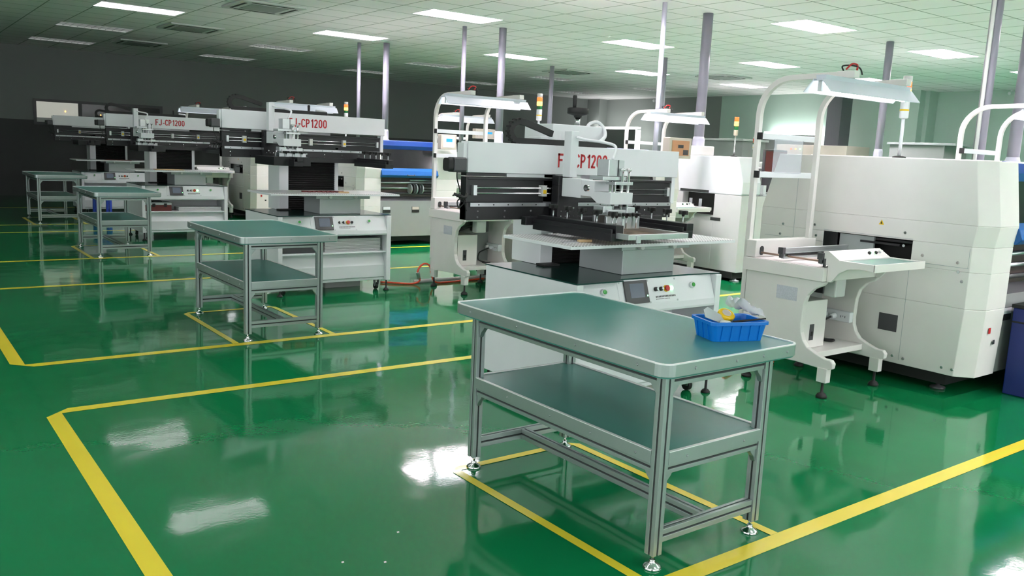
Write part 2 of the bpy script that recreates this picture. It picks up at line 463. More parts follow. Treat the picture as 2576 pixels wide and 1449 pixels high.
def grooves(mb, ax, c, a, b, w=.04, g=.007, wz=None):
    h = w / 2; k = (wz or w) / 2
    if ax == 'z':
        mb.box(c[0] - g / 2, c[0] + g / 2, c[1] - k + .0045, c[1] + k - .0045, a, b); mb.box(c[0] - h + .0045, c[0] + h - .0045, c[1] - g / 2, c[1] + g / 2, a, b)
    elif ax == 'x':
        mb.box(a, b, c[0] - g / 2, c[0] + g / 2, c[1] - k + .0045, c[1] + k - .0045); mb.box(a, b, c[0] - h + .0045, c[0] + h - .0045, c[1] - g / 2, c[1] + g / 2)
    else:
        mb.box(c[0] - g / 2, c[0] + g / 2, a, b, c[1] - k + .0045, c[1] + k - .0045); mb.box(c[0] - h + .0045, c[0] + h - .0045, a, b, c[1] - g / 2, c[1] + g / 2)
    return mb


def rrect(x0, x1, y0, y1, r, n=6):
    p = []
    for cx, cy, a in ((x1 - r, y0 + r, -PI / 2), (x1 - r, y1 - r, 0), (x0 + r, y1 - r, PI / 2), (x0 + r, y0 + r, PI)):
        p += [(cx + r * math.cos(a + PI / 2 * i / n), cy + r * math.sin(a + PI / 2 * i / n)) for i in range(n + 1)]
    return p


def ring(mb, outer, inner, z0, z1):
    n = len(outer)
    v = [(x, y, z) for z in (z0, z1) for pl in (outer, inner) for x, y in pl]
    f = []
    for i in range(n):
        j = (i + 1) % n
        f += [(i, j, 2 * n + j, 2 * n + i), (n + i, 3 * n + i, 3 * n + j, n + j), (2 * n + i, 2 * n + j, 3 * n + j, 3 * n + i), (i, n + i, n + j, j)]
    mb.add(v, f, False)
    return mb


def bench(loc, label):
    t = thing('workbench', label, 'workbench', loc, 0, 'green-topped aluminium workbenches')
    L = 1.17; Wd = .57          # leg centre spacing (y, x); origin at the near left leg
    for lx in (0, Wd):
        for ly in (0, L):
            leg = extr(MB(), 'z', (lx, ly), .055, .735, .045)
            lo = leg.build('leg', 'bench_alu', t, .001)
            grooves(MB(), 'z', (lx, ly), .056, .734, .045).build('slot', 'groove', lo, 0)
            ft = MB().lathe((lx, ly, 0), [(.034, 0), (.036, .004), (.03, .012), (.014, .02), (.011, .03), (.011, .034)], 20)
            ft.cyl((lx, ly, .03), (lx, ly, .057), .006)
            ft.build('levelling_foot', 'chrome', lo, 0)
    for z, nm in ((.715, 'upper'), (.385, 'shelf')):
        r = MB(); g = MB()
        for lx in (0, Wd): extr(r, 'y', (lx, z), .024, L - .024, .034, wz=.04); grooves(g, 'y', (lx, z), .024, L - .024, .034, wz=.04)
        for ly in (0, L): extr(r, 'x', (ly, z), .024, Wd - .024, .034, wz=.04); grooves(g, 'x', (ly, z), .024, Wd - .024, .034, wz=.04)
        o = r.build(nm + '_rail', 'bench_alu', t, .001); g.build('slot', 'groove', o, 0)
    r = MB(); g = MB()
    for ly in (0, L): extr(r, 'x', (ly, .125), .024, Wd - .024, .034, wz=.05); grooves(g, 'x', (ly, .125), .024, Wd - .024, .034, wz=.05)
    extr(r, 'y', (Wd / 2, .125), .018, L - .018, .034, wz=.05); grooves(g, 'y', (Wd / 2, .125), .018, L - .018, .034, wz=.05)
    o = r.build('stretcher', 'bench_alu', t, .001); g.build('slot', 'groove', o, 0)
    for lx in (0, Wd):
        for ly in (0, L):
            for z in (.695, .365):
                s = 1 if ly == 0 else -1
                bk = MB().prism([(ly + s * .023, z), (ly + s * .06, z), (ly + s * .053, z - .012), (ly + s * .035, z - .03), (ly + s * .023, z - .055)], 'x', lx - .012, lx + .012)
                s = 1 if lx == 0 else -1
                bk.prism([(lx + s * .023, z), (lx + s * .06, z), (lx + s * .053, z - .012), (lx + s * .035, z - .03), (lx + s * .023, z - .055)], 'y', ly - .012, ly + .012)
                bk.build('corner_bracket', 'bench_alu', t, .002)
    # top: board, green mat, aluminium edge trim with bright lip
    o = rrect(-.065, .715, -.055, 1.29, .05); i_ = rrect(-.061, .711, -.051, 1.286, .046)
    MB().prism(i_, 'z', .7355, .786).build('tabletop', 'mat_green', t, 0)
    tr = ring(MB(), rrect(-.067, .717, -.057, 1.292, .052), i_, .742, .788).build('edge_trim', 'bench_alu', t, .001)
    ring(MB(), rrect(-.0672, .7172, -.0572, 1.2922, .052), rrect(-.0585, .7085, -.0485, 1.2835, .044), .786, .7905).build('bright_lip', 'bright', tr, 0)
    sc = MB()
    for yy in (.08, .42, .8, 1.15): sc.cyl((-.067, yy, .764), (-.071, yy, .764), .006, .004, 10)
    for xx in (.09, .32, .48, .63): sc.cyl((xx, -.057, .764), (xx, -.061, .764), .006, .004, 10)
    sc.build('screw', 'steel', tr, 0)
    # shelf between the legs
    MB().box(-.012, Wd + .012, .026, L - .026, .4352, .4462).box(.024, Wd - .024, -.012, L + .012, .4354, .446).build('shelf_mat', 'mat_green', t, 0)
    tr = MB().box(-.024, -.012, .0235, L - .0235, .4, .448).box(Wd + .012, Wd + .024, .0235, L - .0235, .4, .448)
    tr.box(.0235, Wd - .0235, -.024, -.012, .4, .448).box(.0235, Wd - .0235, L + .012, L + .024, .4, .448)
    tr = tr.build('shelf_trim', 'bench_alu', t, .001)
    lp = MB().box(-.0245, -.011, .0235, L - .0235, .4482, .451).box(Wd + .011, Wd + .0245, .0235, L - .0235, .4482, .451).box(.0235, Wd - .0235, -.0245, -.011, .4482, .451).box(.0235, Wd - .0235, L + .011, L + .0245, .4482, .451)
    lp.build('bright_lip', 'bright', tr, 0)
    sc = MB()
    for yy in (.1, .35, .6, .9): sc.cyl((-.024, yy, .42), (-.028, yy, .42), .005, .003, 8)
    for xx in (.12, .45): sc.cyl((xx, -.024, .42), (xx, -.028, .42), .005, .003, 8)
    sc.build('screw', 'steel', tr, 0)
    return t


bench((2.235, 2.01, 0), 'nearest aluminium workbench with green top and shelf, carrying the blue bin')
bench((2.215, 6.17, 0), 'second aluminium workbench from the camera, empty green top and shelf, in the second bay')
bench((2.21, 11.2, 0), 'third aluminium workbench from the camera, empty green top, at the left')
bench((2.19, 15.55, 0), 'farthest aluminium workbench, small at the left edge before the dark wall')

# ---------------------------------------------------------------- blue bin and contents
bn = thing('parts_bin', 'bright blue plastic bin holding tools, on the nearest workbench', 'bin', (2.645, 2.145, .7865), math.radians(-20))
def bin_shell():
    mb = MB(); n = 0
    lo_o = rrect(0, .225, 0, .15, .02); hi_o = rrect(-.012, .237, -.012, .162, .022)
    lo_i = rrect(.005, .22, .005, .145, .018); hi_i = rrect(-.007, .232, -.007, .157, .02)
    k = len(lo_o)
    rim_o = rrect(-.02, .245, -.02, .17, .026); rim_l = rim_o
    rings = [(lo_o, 0), (hi_o, .068), (rim_o, .068), (rim_o, .08), (hi_i, .08), (lo_i, .006)]
    for pl, z in rings: mb.v += [(x, y, z) for x, y in pl]
    for r in range(len(rings) - 1):
        for i in range(k):
            j = (i + 1) % k; mb.f.append((r * k + i, r * k + j, (r + 1) * k + j, (r + 1) * k + i)); mb.sm.append(False)
    mb.f += [tuple(range(k))[::-1], tuple(range(5 * k, 6 * k))]; mb.sm += [False, False]
    return mb
bin_shell().build('body', 'bin_blue', bn, 0)
for k in range(5):
    x = .03 + k * .042
    MB().prism([(-.001, .003), (-.012, .066), (-.016, .066), (-.005, .003)], 'x', x, x + .008).build('rib', 'bin_blue', bn, 0)
for k in range(3):
    y = .03 + k * .042
    MB().prism([(-.001, .003), (-.012, .066), (-.016, .066), (-.005, .003)], 'y', y, y + .008).build('rib', 'bin_blue', bn, 0)
bl = Matrix.Translation((2.645, 2.145, .7865)) @ Matrix.Rotation(math.radians(-20), 4, 'Z')
def inb(x, y, z): return tuple(bl @ Vector((x, y, z)))
tm = thing('tape_measure', 'yellow and grey tape measure lying tilted on top of the blue bin', 'tape measure', inb(.095, .085, .085), math.radians(-20))
bd = MB().prism([(.034 * math.cos(a) * (1.08 if math.cos(a) > 0 and math.sin(a) < 0 else 1), .031 * math.sin(a) * (1.05 if math.cos(a) > 0 and math.sin(a) < 0 else 1)) for a in [2 * PI * i / 24 for i in range(24)]], 'z', -.016, 0).build('lower_shell', 'greymetal', tm, .004)
bd2 = MB().prism([(.035 * math.cos(a) * (1.08 if math.cos(a) > 0 and math.sin(a) < 0 else 1), .032 * math.sin(a) * (1.05 if math.cos(a) > 0 and math.sin(a) < 0 else 1)) for a in [2 * PI * i / 24 for i in range(24)]], 'z', 0, .02).build('upper_shell', 'yellow', tm, .006)
MB().lathe((0, 0, .02), [(.019, -.001), (.019, .0015), (.014, .003)], 20).build('centre_label', 'beige', tm, 0)
MB().box(.033, .05, -.034, -.024, -.006, .004).build('tape_tip', 'yellow', tm, .001)
tm.rotation_euler = (math.radians(32), math.radians(8), math.radians(-30))
sp = MB().prism([(-.085, .0), (-.095, .03), (-.075, .048), (.05, .024), (.06, -.004)], 'y', -.0015, .0015).build('scraper', 'greymetal', None, 0)
sp.location = inb(.06, .05, .066); sp.rotation_euler = (math.radians(-28), math.radians(18), math.radians(-14))
tag(sp, 'grey metal scraper blade leaning out of the blue bin at its left', 'scraper')
bg = MB(); nn = 11
for i in range(nn):
    for j in range(7):
        u, v = i / (nn - 1), j / 6
        bg.v.append((.16 * u, .085 * v - .02 * u, .075 - .085 * u * u * .6 + .02 * math.sin(7 * u + 3 * v) * (1 - u * .4) + .012 * math.sin(11 * v + 4 * u)))
for i in range(nn - 1):
    for j in range(6): bg.f.append((i * 7 + j, i * 7 + j + 1, (i + 1) * 7 + j + 1, (i + 1) * 7 + j)); bg.sm.append(True)
bg = bg.build('plastic_bag', 'bag', None, 0); bg.location = inb(.095, .02, .074); bg.scale = (.85, .85, 1); bg.rotation_euler = (0, 0, math.radians(-20))
sb = bg.modifiers.new('thick', 'SOLIDIFY'); sb.thickness = .0008
tag(bg, 'crumpled clear plastic bag heaped in the blue bin behind the tape measure', 'plastic bag')
o = MB().cyl(inb(.09, .01, .078), inb(.25, .03, .085), .005, .003).build('pen', 'rubber', None, 0)
tag(o, 'thin black pen lying across the right rim of the blue bin', 'pen')
o = MB().lathe(inb(.065, .028, .06), [(.02, 0), (.022, .01), (.02, .018)], 18).build('tape_roll', 'white', None, .002)
tag(o, 'small white round lid lying at the front inside the blue bin', 'lid')


# ---------------------------------------------------------------- stencil printer
def arc_(cx, cy, rx, ry, a0, a1, n=10):
    return [(cx + rx * math.cos(math.radians(a0 + (a1 - a0) * i / n)), cy + ry * math.sin(math.radians(a0 + (a1 - a0) * i / n))) for i in range(n + 1)]


# strokes of each letter in a box .5 wide and 1 high
GLYPH = {
    'F': [[(.09, 0), (.09, 1)], [(.0, .91), (.5, .91)], [(.09, .53), (.44, .53)]],
    'J': [[(.40, 1), (.40, .28)] + arc_(.215, .28, .185, .21, 0, -165, 8)],
    '-': [[(.08, .38), (.34, .38)]],
    'C': [arc_(.28, .68, .19, .25, 20, 180, 8) + arc_(.28, .33, .19, .25, 180, 340, 8)],
    'P': [[(.09, 0), (.09, 1)], [(.09, .91), (.25, .91)] + arc_(.25, .69, .18, .22, 90, -90, 8) + [(.09, .47)]],
    '1': [[(.30, 0), (.30, 1)], [(.30, .92), (.12, .76)]],
    '2': [arc_(.26, .71, .17, .21, 165, -35, 9) + [(.12, .10)], [(.05, .08), (.47, .08)]],
    '0': [arc_(.26, .68, .17, .24, 0, 180, 8) + arc_(.26, .32, .17, .24, 180, 360, 8) + [(.43, .68)]],
}


def lettering(txt, h, wtot, m, parent, x0, y, z0):
    adv = {'-': .42, '1': .46}
    tot = sum(adv.get(c, .60) for c in txt); sx = wtot / tot; mb = MB(); x = x0
    for c in txt:
        for st in GLYPH[c]:
            q = h * .075
            mb.sweep([(x + a * sx, y, z0 + b * h) for a, b in st], [(-q, -.0006), (q, -.0006), (q, .0006), (-q, .0006)], (0, 1, 0))
        x += adv.get(c, .60) * sx
    return mb.build('lettering', m, parent, 0)


def knob(parent, x, y, z, h=.05):
    b = MB().cyl((x, y, z - .05), (x, y, z + h * .5), .0045, n=8).build('clamp_bolt', 'steel', parent, 0)
    k = MB().cyl((x, y, z + h * .3), (x, y, z + h * .75), .008, .012, 10)
    k.box(x - .032, x + .032, y - .009, y + .009, z + h * .55, z + h).box(x - .009, x + .009, y - .032, y + .032, z + h * .55, z + h)
    k.build('clamp_knob', 'rubber', b, .003)


def printer(loc, label, dz=0, arms=(.17, .79), stencil=False, prnum=0, cx=.36):
    """origin at front-left floor corner; x right, y back"""
    t = thing('stencil_printer', label, 'stencil printer', loc, 0, 'white semi-automatic stencil printers')
    Wc, Dc, H = 1.22, .88, .79
    cbn = MB()
    cbn.box(0, .045, 0, Dc, .11, H - .008).box(Wc - .05, Wc, 0, Dc, .11, H - .008)        # side cheeks
    cbn.box(.045, Wc - .05, Dc - .03, Dc, .11, H - .008)                            # back
    cbn.box(.045, Wc - .05, .01, Dc - .03, .40, .418)                               # shelf board
    cbn.box(.045, Wc - .05, .09, .11, .12, .40)                                     # recessed lower panel
    cbn.box(.045, Wc - .05, .045, Dc - .03, .11, .135)
    cbn.box(.045, Wc - .05, .35, .37, .418, .60)
    cbn.build('cabinet', 'white', t, .004)
    lp = MB().prism([(.075, .12), (.03, .145), (.03, .27), (.089, .38), (.089, .12)], 'x', .046, Wc - .051).build('lower_cover', 'white', t, .002)
    fp = MB().prism([(.05, H - .008), (.0, .635), (-.004, .60), (.0, .585), (.12, .585), (.12, H - .008)], 'x', .046, Wc - .051).build('control_panel', 'white', t, .003)
    # panel plane helper: (x, s) s from 0 bottom to 1 top on sloped face
    def pp(x, s, off=0):
        y = s * .05; z = .635 + s * (H - .008 - .635); n = Vector((0, -.147, .05)).normalized()
        return Vector((x, y, z)) + n * off
    def quad(name, m, x0, x1, s0, s1, off, th, par, bev=.001):
        mb = MB(); v = [pp(x, s, o_) for o_ in (off, off + th) for x, s in ((x0, s0), (x1, s0), (x1, s1), (x0, s1))]
        mb.add(v, [(0, 1, 2, 3), (4, 5, 6, 7), (0, 1, 5, 4), (1, 2, 6, 5), (2, 3, 7, 6), (3, 0, 4, 7)])
        return mb.build(name, m, par, bev)
    pl = quad('button_plate', 'white', .34, .84, .03, .95, .0, .002, fp)
    sb_ = MB()
    for x in (.355, .59, .825):
        for s in (.07, .91): sb_.cyl(pp(x, s, .001), pp(x, s, .004), .006, n=8)
    sb_.build('screw', 'steel', fp, 0)
    quad('touchscreen', 'darkgrey', .385, .575, .06, .94, .002, .012, t, .003)
    quad('display', 'screen', .425, .54, .28, .82, .0142, .001, t)
    quad('status_light', 'led_green', .558, .566, .30, .36, .0142, .002, t)
    for k, (x, m) in enumerate(((.645, 'rubber'), (.69, 'rubber'))):
        s_ = MB().cyl(pp(x, .55, .002), pp(x, .55, .016), .013, n=14).build('selector_switch', m, t, .002)
        MB().cyl(pp(x + .008, .55, .016), pp(x + .008, .55, .02), .008, n=10).build('switch_cap', 'white', s_, 0)
    es = MB().cyl(pp(.738, .55, .002), pp(.738, .55, .006), .021, n=18).build('emergency_stop', 'lens_orange' if 0 else 'yellow', t, 0)
    MB().cyl(pp(.738, .55, .006), pp(.738, .55, .022), .015, .019, n=18).build('stop_cap', 'redplastic', es, .003)
    MB().cyl(pp(.782, .55, .002), pp(.782, .55, .012), .014, n=14).build('lit_button' if prnum in (0, 2) else 'dark_button', 'led_green' if prnum in (0, 2) else 'rubber', t, .002)
    for x in (.22, .97):
        s_ = MB().cyl(pp(x, .6, 0), pp(x, .6, .018), .019, n=18).build('push_button', 'white', t, .003)
        MB().cyl(pp(x, .6, .018), pp(x, .6, .024), .013, n=16).build('button_cap', 'green_btn', s_, .001)
    lt = MB()
    for k in range(14): lt.add([pp(.64 + k * .0125, .22, .0023), pp(.649 + k * .0125, .22, .0023), pp(.649 + k * .0125, .29, .0023), pp(.64 + k * .0125, .29, .0023)], [(0, 1, 2, 3)])
    for k in range(10): lt.add([pp(.64 + k * .012, .15, .0023), pp(.649 + k * .012, .15, .0023), pp(.649 + k * .012, .175, .0023), pp(.64 + k * .012, .175, .0023)], [(0, 1, 2, 3)])
    lt.build('caption_marks', 'darkgrey', fp, 0)
    wt = MB().prism([(-.004, -.0), (.35, -.002), (.36, .05), (Wc - .25, .05), (Wc + .004, .02), (Wc + .004, Dc + .004), (-.004, Dc + .004)][::1], 'z', H - .0075, H)
    wt.build('worktop', 'mat_dark', t, 0)
    # feet
    for x in (.1, Wc - .1):
        for y in (.12, Dc - .12):
            c = MB().box(x - .03, x + .03, y - .035, y + .035, .1, .109).prism([(y - .03, .1), (y + .03, .1), (y + .012, .035), (y - .012, .035)], 'x', x - .022, x - .018)
            c.prism([(y - .03, .1), (y + .03, .1), (y + .012, .035), (y - .012, .035)], 'x', x + .018, x + .022)
            c = c.build('caster', 'steel', t, .001)
            MB().cyl((x - .015, y + .01, .036), (x + .015, y + .01, .036), .035, n=20).build('wheel', 'rubber', c, .003)
    for x in (.03, Wc - .03):
        for y in (.03, Dc - .03):
            MB().lathe((x, y, 0), [(.03, 0), (.03, .008), (.018, .022), (.009, .026), (.008, .112)], 16).build('levelling_foot', 'rubber', t, 0)
    # rear column with bellows
    MB().box(.29, .39, .70, Dc + .12, H + .001, 1.45).box(.91, .95, .70, Dc + .12, H + .001, 1.45).box(.39, .91, Dc, Dc + .12, H + .001, 1.60).build('column', 'white', t, .003)
    hd = MB().box(.46, .92, .84, 1.14, 1.46, 1.685).build('column_head', 'white', t, .004)
    MB().lathe((.76, .95, 1.6855), [(.018, 0), (.018, .055)], 16).build('spindle', 'chrome', hd, 0)
    hw = MB().lathe((.76, .95, 1.741), [(.026, 0), (.028, .012), (.066, .022), (.072, .026), (.072, .06), (.064, .064), (.05, .05), (.02, .048)], 28).build('handwheel', 'rubber', hd, 0)
    MB().lathe((.71, .93, 1.80), [(.012, 0), (.013, .03), (.015, .075), (.012, .085)], 12).build('crank_handle', 'rubber', hw, 0)
    bw = MB(); z = H + .002; ztop = 1.09 + dz
    n = int((ztop - z) / .022)
    for k in range(n):
        z0 = z + k * (ztop - z) / n; z1 = z0 + (ztop - z) / n; zm = (z0 + z1) / 2
        bw.prism([(.72, z0), (.705, zm), (.72, z1), (.86, z1), (.86, z0)], 'x', .392, .908)
    bw.build('bellows', 'rubber', t, 0)
    MB().box(.26, .39, .62, .70, H + .001, H + .014).build('base_bracket', 'rubber', t, .001)
    # lifting table
    lb = MB().box(.50, .95, .17, .56, H + .001, .985).build('lift_block', 'greymetal', t, .003)
    MB().box(.44, 1.03, .12, .58, .945, .984).build('table_carrier', 'greymetal', t, .003)
    for x in (.58, .86): MB().cyl((x, .12, .965), (x, .085, .965), .017, n=16).build('adjusting_knob', 'greywhite', lb, .003)
    pt_ = MB().box(-.08, 1.30, -.02, .60, .9845, 1.001).build('print_table', 'white', t, .001)
    MB().box(-.078, 1.298, -.018, .598, 1.0011, 1.003).build('perforated_plate', 'perf', pt_, 0)
    # raised head
    hdz = dz
    bm_ = MB().box(-.30, 1.49, .68, .76, 1.365 + hdz, 1.545 + hdz).build('beam_cover', 'white', t, .003)
    MB().box(-.325, -.3005, .69, .76, 1.37 + hdz, 1.535 + hdz).build('beam_end', 'white', t, .003)
    lettering('FJ-CP1200', .088, .43, 'red', bm_, .38, .6792, 1.41 + hdz)
    MB().box(-.30, -.02, .69, .75, 1.345 + hdz, 1.364 + hdz).build('beam_bracket', 'black', t, .002)
    MB().box(1.445, 1.48, .69, .76, 1.18 + hdz, 1.364 + hdz).build('end_bracket', 'white', t, .002)
    MB().box(0, .6, .70, .75, 1.343 + hdz, 1.3635 + hdz).build('under_light_strip', 'white', t, .001)
    rb_ = MB().box(-.29, 1.44, .70, .75, 1.19 + hdz, 1.34 + hdz).box(-.30, 1.44, .68, .75, 1.085 + hdz, 1.19 + hdz).box(-.30, -.29, .69, .75, 1.085 + hdz, 1.34 + hdz)
    rb_.box(-.29, 1.44, .685, .70, 1.325 + hdz, 1.34 + hdz)
    rb_ = rb_.build('rail_body', 'black', t, .002)
    MB().box(-.28, 1.43, .668, .68, 1.165 + hdz, 1.188 + hdz).build('linear_rail', 'steel', rb_, .001)
    bo = MB()
    for k in range(16): bo.cyl((-.22 + k * .108, .668, 1.177 + hdz), (-.22 + k * .108, .667, 1.177 + hdz), .005, n=8)
    bo.build('rail_bolt', 'groove', rb_, 0)
    bo = MB()
    for k in range(9):
        for z in (1.102, 1.138): bo.cyl((-.22 + k * .2, .68, z + hdz), (-.22 + k * .2, .677, z + hdz), .006, n=8)
    bo.build('cap_screw', 'chrome', rb_, 0)
    for z in (1.245, 1.277): MB().cyl((-.24, .68, z + hdz), (1.41, .68, z + hdz), .005, n=8).build('guide_rod', 'chrome', rb_, 0)
    for x in (-.245, 1.40): MB().box(x - .012, x + .012, .672, .70, 1.232 + hdz, 1.292 + hdz).build('rod_bracket', 'alu', rb_, .001)
    for x, kk in ((-.08 if cx < .2 and dz else .12, 1), (.62, 0), (1.0, 1)):
        if dz == 0 and x > .2: continue
        if dz == 0: x = .27
        s_ = MB().box(x - .018, x + .018, .66, .70, 1.228 + hdz, 1.296 + hdz).build('limit_sensor', 'greywhite', rb_, .001)
        if kk: MB().box(x - .012, x + .012, .657, .66, 1.245 + hdz, 1.268 + hdz).build('sensor_tab', 'yellow', s_, 0)
    mo = MB().prism(rrect(.65, .73, 1.365 + hdz, 1.45 + hdz, .014, 3), 'x', -.41, -.326).build('motor', 'darkgrey', t, .003)
    MB().prism(rrect(.655, .725, 1.37 + hdz, 1.445 + hdz, .02, 4), 'x', -.445, -.4105).build('motor_cap', 'rubber', mo, .004)
    wr = MB().tube([(-.38, .67, 1.375 + hdz), (-.385, .66, 1.33 + hdz), (-.35, .68, 1.26 + hdz), (-.36, .67, 1.22 + hdz), (-.30, .69, 1.19 + hdz)], .004)
    wr.tube([(-.40, .68, 1.23 + hdz), (-.36, .66, 1.235 + hdz), (-.31, .68, 1.20 + hdz), (-.36, .67, 1.16 + hdz), (-.37, .67, 1.20 + hdz), (-.33, .67, 1.21 + hdz), (-.30, .68, 1.14 + hdz)], .004)
    wr.tube([(-.39, .68, 1.24 + hdz), (-.33, .66, 1.22 + hdz), (-.30, .68, 1.24 + hdz)], .009)
    wr.build('cable', 'rubber', t, 0)
    # carriage
    ca = MB().box(cx - .03, cx + .14, .60, .666, 1.05 + hdz, 1.30 + hdz).box(cx - .03, cx + .08, .60, .666, 1.30 + hdz, 1.36 + hdz).build('carriage', 'black', t, .002)
    bo = MB()
    for a in range(4):
        for z in (1.11, 1.14): bo.cyl((cx + .0 + a * .035, .60, z + hdz), (cx + a * .035, .598, z + hdz), .004, n=8)
    for x, z in ((.02, 1.26), (.02, 1.16), (.1, 1.16)): bo.cyl((cx + x, .60, z + hdz), (cx + x, .597, z + hdz), .007, n=8)
    bo.build('cap_screw', 'chrome', ca, 0)
    MB().box(cx - .005, cx + .055, .53, .598, 1.355 + hdz, 1.635 + hdz).build('cable_post', 'white', t, .003)
    cb_ = MB().box(cx - .005, cx + .09, .42, .598, 1.235 + hdz, 1.35 + hdz)
    cb_ = cb_.build('carriage_block', 'white', t, .003)
    MB().prism([(.42, 1.345 + hdz), (.30, 1.345 + hdz), (.30, 1.285 + hdz), (.155, 1.285 + hdz), (.155, 1.215 + hdz), (.27, 1.215 + hdz), (.33, 1.25 + hdz), (.42, 1.25 + hdz)], 'x', cx - .005, cx + .175).build('squeegee_arm', 'white', t, .003)
    MB().cyl((cx + .05, .36, 1.30 + hdz), (cx - .02, .36, 1.30 + hdz), .02, n=16).build('pivot', 'chrome', cb_, 0)
    cy = MB().box(cx - .0, cx + .125, .19, .29, 1.378 + hdz, 1.475 + hdz).build('air_cylinder', 'alu', t, .003)
    B(cx + .072, cx + .076, .186, .191, 1.38 + hdz, 1.474 + hdz).build('slot', 'groove', cy, 0)
    MB().box(cx - .05, cx + .14, .18, .30, 1.355 + hdz, 1.377 + hdz).box(cx + .02, cx + .165, .15, .23, 1.33 + hdz, 1.348 + hdz).build('cylinder_plate', 'alu', t, .002)
    for x in (cx + .095, cx + .145):
        r_ = MB().cyl((x, .17, 1.12 + hdz), (x, .17, 1.425 + hdz), .008, n=12).build('guide_post', 'chrome', t, 0)
        MB().lathe((x, .17, 1.41 + hdz), [(.013, 0), (.017, .004), (.017, .014), (.01, .018)], 16).build('post_cap', 'chrome', r_, 0)
    for x in (cx + .03, cx + .06): MB().cyl((x, .2, 1.12 + hdz), (x, .2, 1.36 + hdz), .009, n=12).build('piston_rod', 'chrome', t, 0)
    sq = MB().box(cx - .02, cx + .17, .15, .24, 1.15 + hdz, 1.185 + hdz).box(cx - .04, cx + .03, .17, .26, 1.165 + hdz, 1.205 + hdz).box(cx + .12, cx + .185, .14, .19, 1.14 + hdz, 1.20 + hdz)
    sq = sq.build('squeegee_mount', 'alu', t, .003)
    MB().box(cx - .06, cx + .21, .12, .14, 1.075 + hdz, 1.15 + hdz).box(cx - .06, cx + .21, .22, .24, 1.075 + hdz, 1.15 + hdz).build('squeegee_holder', 'steel', t, .003)
    for k in range(3): knob(sq, cx + .0 + k * .08, .10, 1.13 + hdz, .04)
    # cable chain along the beam top and looping to the post
    ex = cx - .27
    pts = [(cx - .005, .72, 1.615), (cx - .11, .72, 1.645), (cx - .21, .72, 1.672), (ex, .72, 1.68)] + [(ex - .062 * math.sin(a), .72, 1.618 + .06 * math.cos(a)) for a in [PI * k / 8 for k in range(1, 8)]] + [(ex + .02, .72, 1.561), (.4, .72, 1.561), (.82, .72, 1.561)]
    sec = [(-.02, -.012), (.02, -.012), (.02, .012), (-.02, .012)]
    ch = MB().sweep([(x, y, z + hdz) for x, y, z in pts], sec, (0, 1, 0) and (0, 1, .001))
    lk = pts
    ch = ch.build('cable_chain', 'rubber', t, .002)
    cl = MB()
    for k in range(9):
        a = PI * k / 8
        x, z = ex - .077 * math.sin(a), 1.618 + .075 * math.cos(a) + hdz
        cl.box(x - .006, x + .006, .695, .745, z - .006, z + .006)
    cl.build('chain_link', 'rubber', ch, .001)
    hs = MB().tube([(cx + .035, .53, 1.60 + hdz), (cx + .06, .46, 1.585 + hdz), (cx + .10, .36, 1.575 + hdz), (cx + .12, .27, 1.55 + hdz), (cx + .075, .24, 1.475 + hdz)], .009, 10)
    hs.build('air_hose', 'white', t, 0)
    MB().tube([(.80, .78, 1.575 + hdz), (.88, .80, 1.62 + hdz), (.90, .84, 1.68 + hdz), (.86, .86, 1.715 + hdz), (.79, .86, 1.70 + hdz), (.76, .86, 1.65 + hdz)] if dz == 0 else [(.80, .78, 1.57 + hdz), (.86, .84, 1.585 + hdz), (.80, .95, 1.60 + hdz)], .012, 10).build('conduit', 'white', t, 0)
    # screen frame arms
    az = 1.085 + hdz
    MB().box(.10, 1.30, .62, .667, az - .03, az + .02).build('arm_crossbar', 'black', t, .002)
    for q_, x in enumerate(arms):
        if stencil and q_ == 1: y0 = -.06
        else: y0 = -.08
        a_ = MB().box(x - .045, x + .045, y0, .62, az - .055, az - .012).box(x - .012, x + .045, y0, .62, az - .012, az + .032).box(x - .045, x - .036, y0, .62, az - .012, az + .012)
        a_ = a_.build('frame_arm', 'black', t, .002)
        if stencil or q_ == 1:
            for k in range(5): knob(a_, x + .015, y0 + .06 + k * .13, az + .055)
    if not stencil: MB().box(-.02, .35, .05, .55, az - .055, az + .03).build('head_cover', 'black', t, .004)
    if stencil:
        zf = 1.046
        MB().box(.25, .262, -.065, -.055, 1.07, 1.15).build('end_plate', 'alu', t, .001)
        f_ = ring(MB(), [(.19, -.18), (.67, -.18), (.67, .40), (.19, .40)], [(.215, -.155), (.645, -.155), (.645, .375), (.215, .375)], zf, zf + .03)
        f_ = f_.build('stencil_frame', 'alu', t, .002)
        B(.2155, .6445, -.1545, .3745, zf + .004, zf + .006).build('stencil_foil', 'stencil', f_, 0)
        B(.245, .275, -.19, -.1801, 1.03, 1.07).build('frame_clip', 'alu', f_, .001)
    return t


printer((3.10, 3.48, 0), 'nearest stencil printer with lowered head, behind the bench holding the blue bin', 0, (.20, .80), True, 0)
printer((3.10, 7.80, 0), 'second stencil printer from the camera, raised head, red toolbox in its cabinet', .235, (.17, 1.14), False, 1, .12)
printer((3.10, 12.85, 0), 'third stencil printer from the camera, raised head, maroon toolbox in its cabinet', .235, (.17, 1.14), False, 2, .05)
printer((3.10, 17.1, 0), 'farthest stencil printer at the left before the dark wall', .235, (.17, 1.14), False, 3, .75)

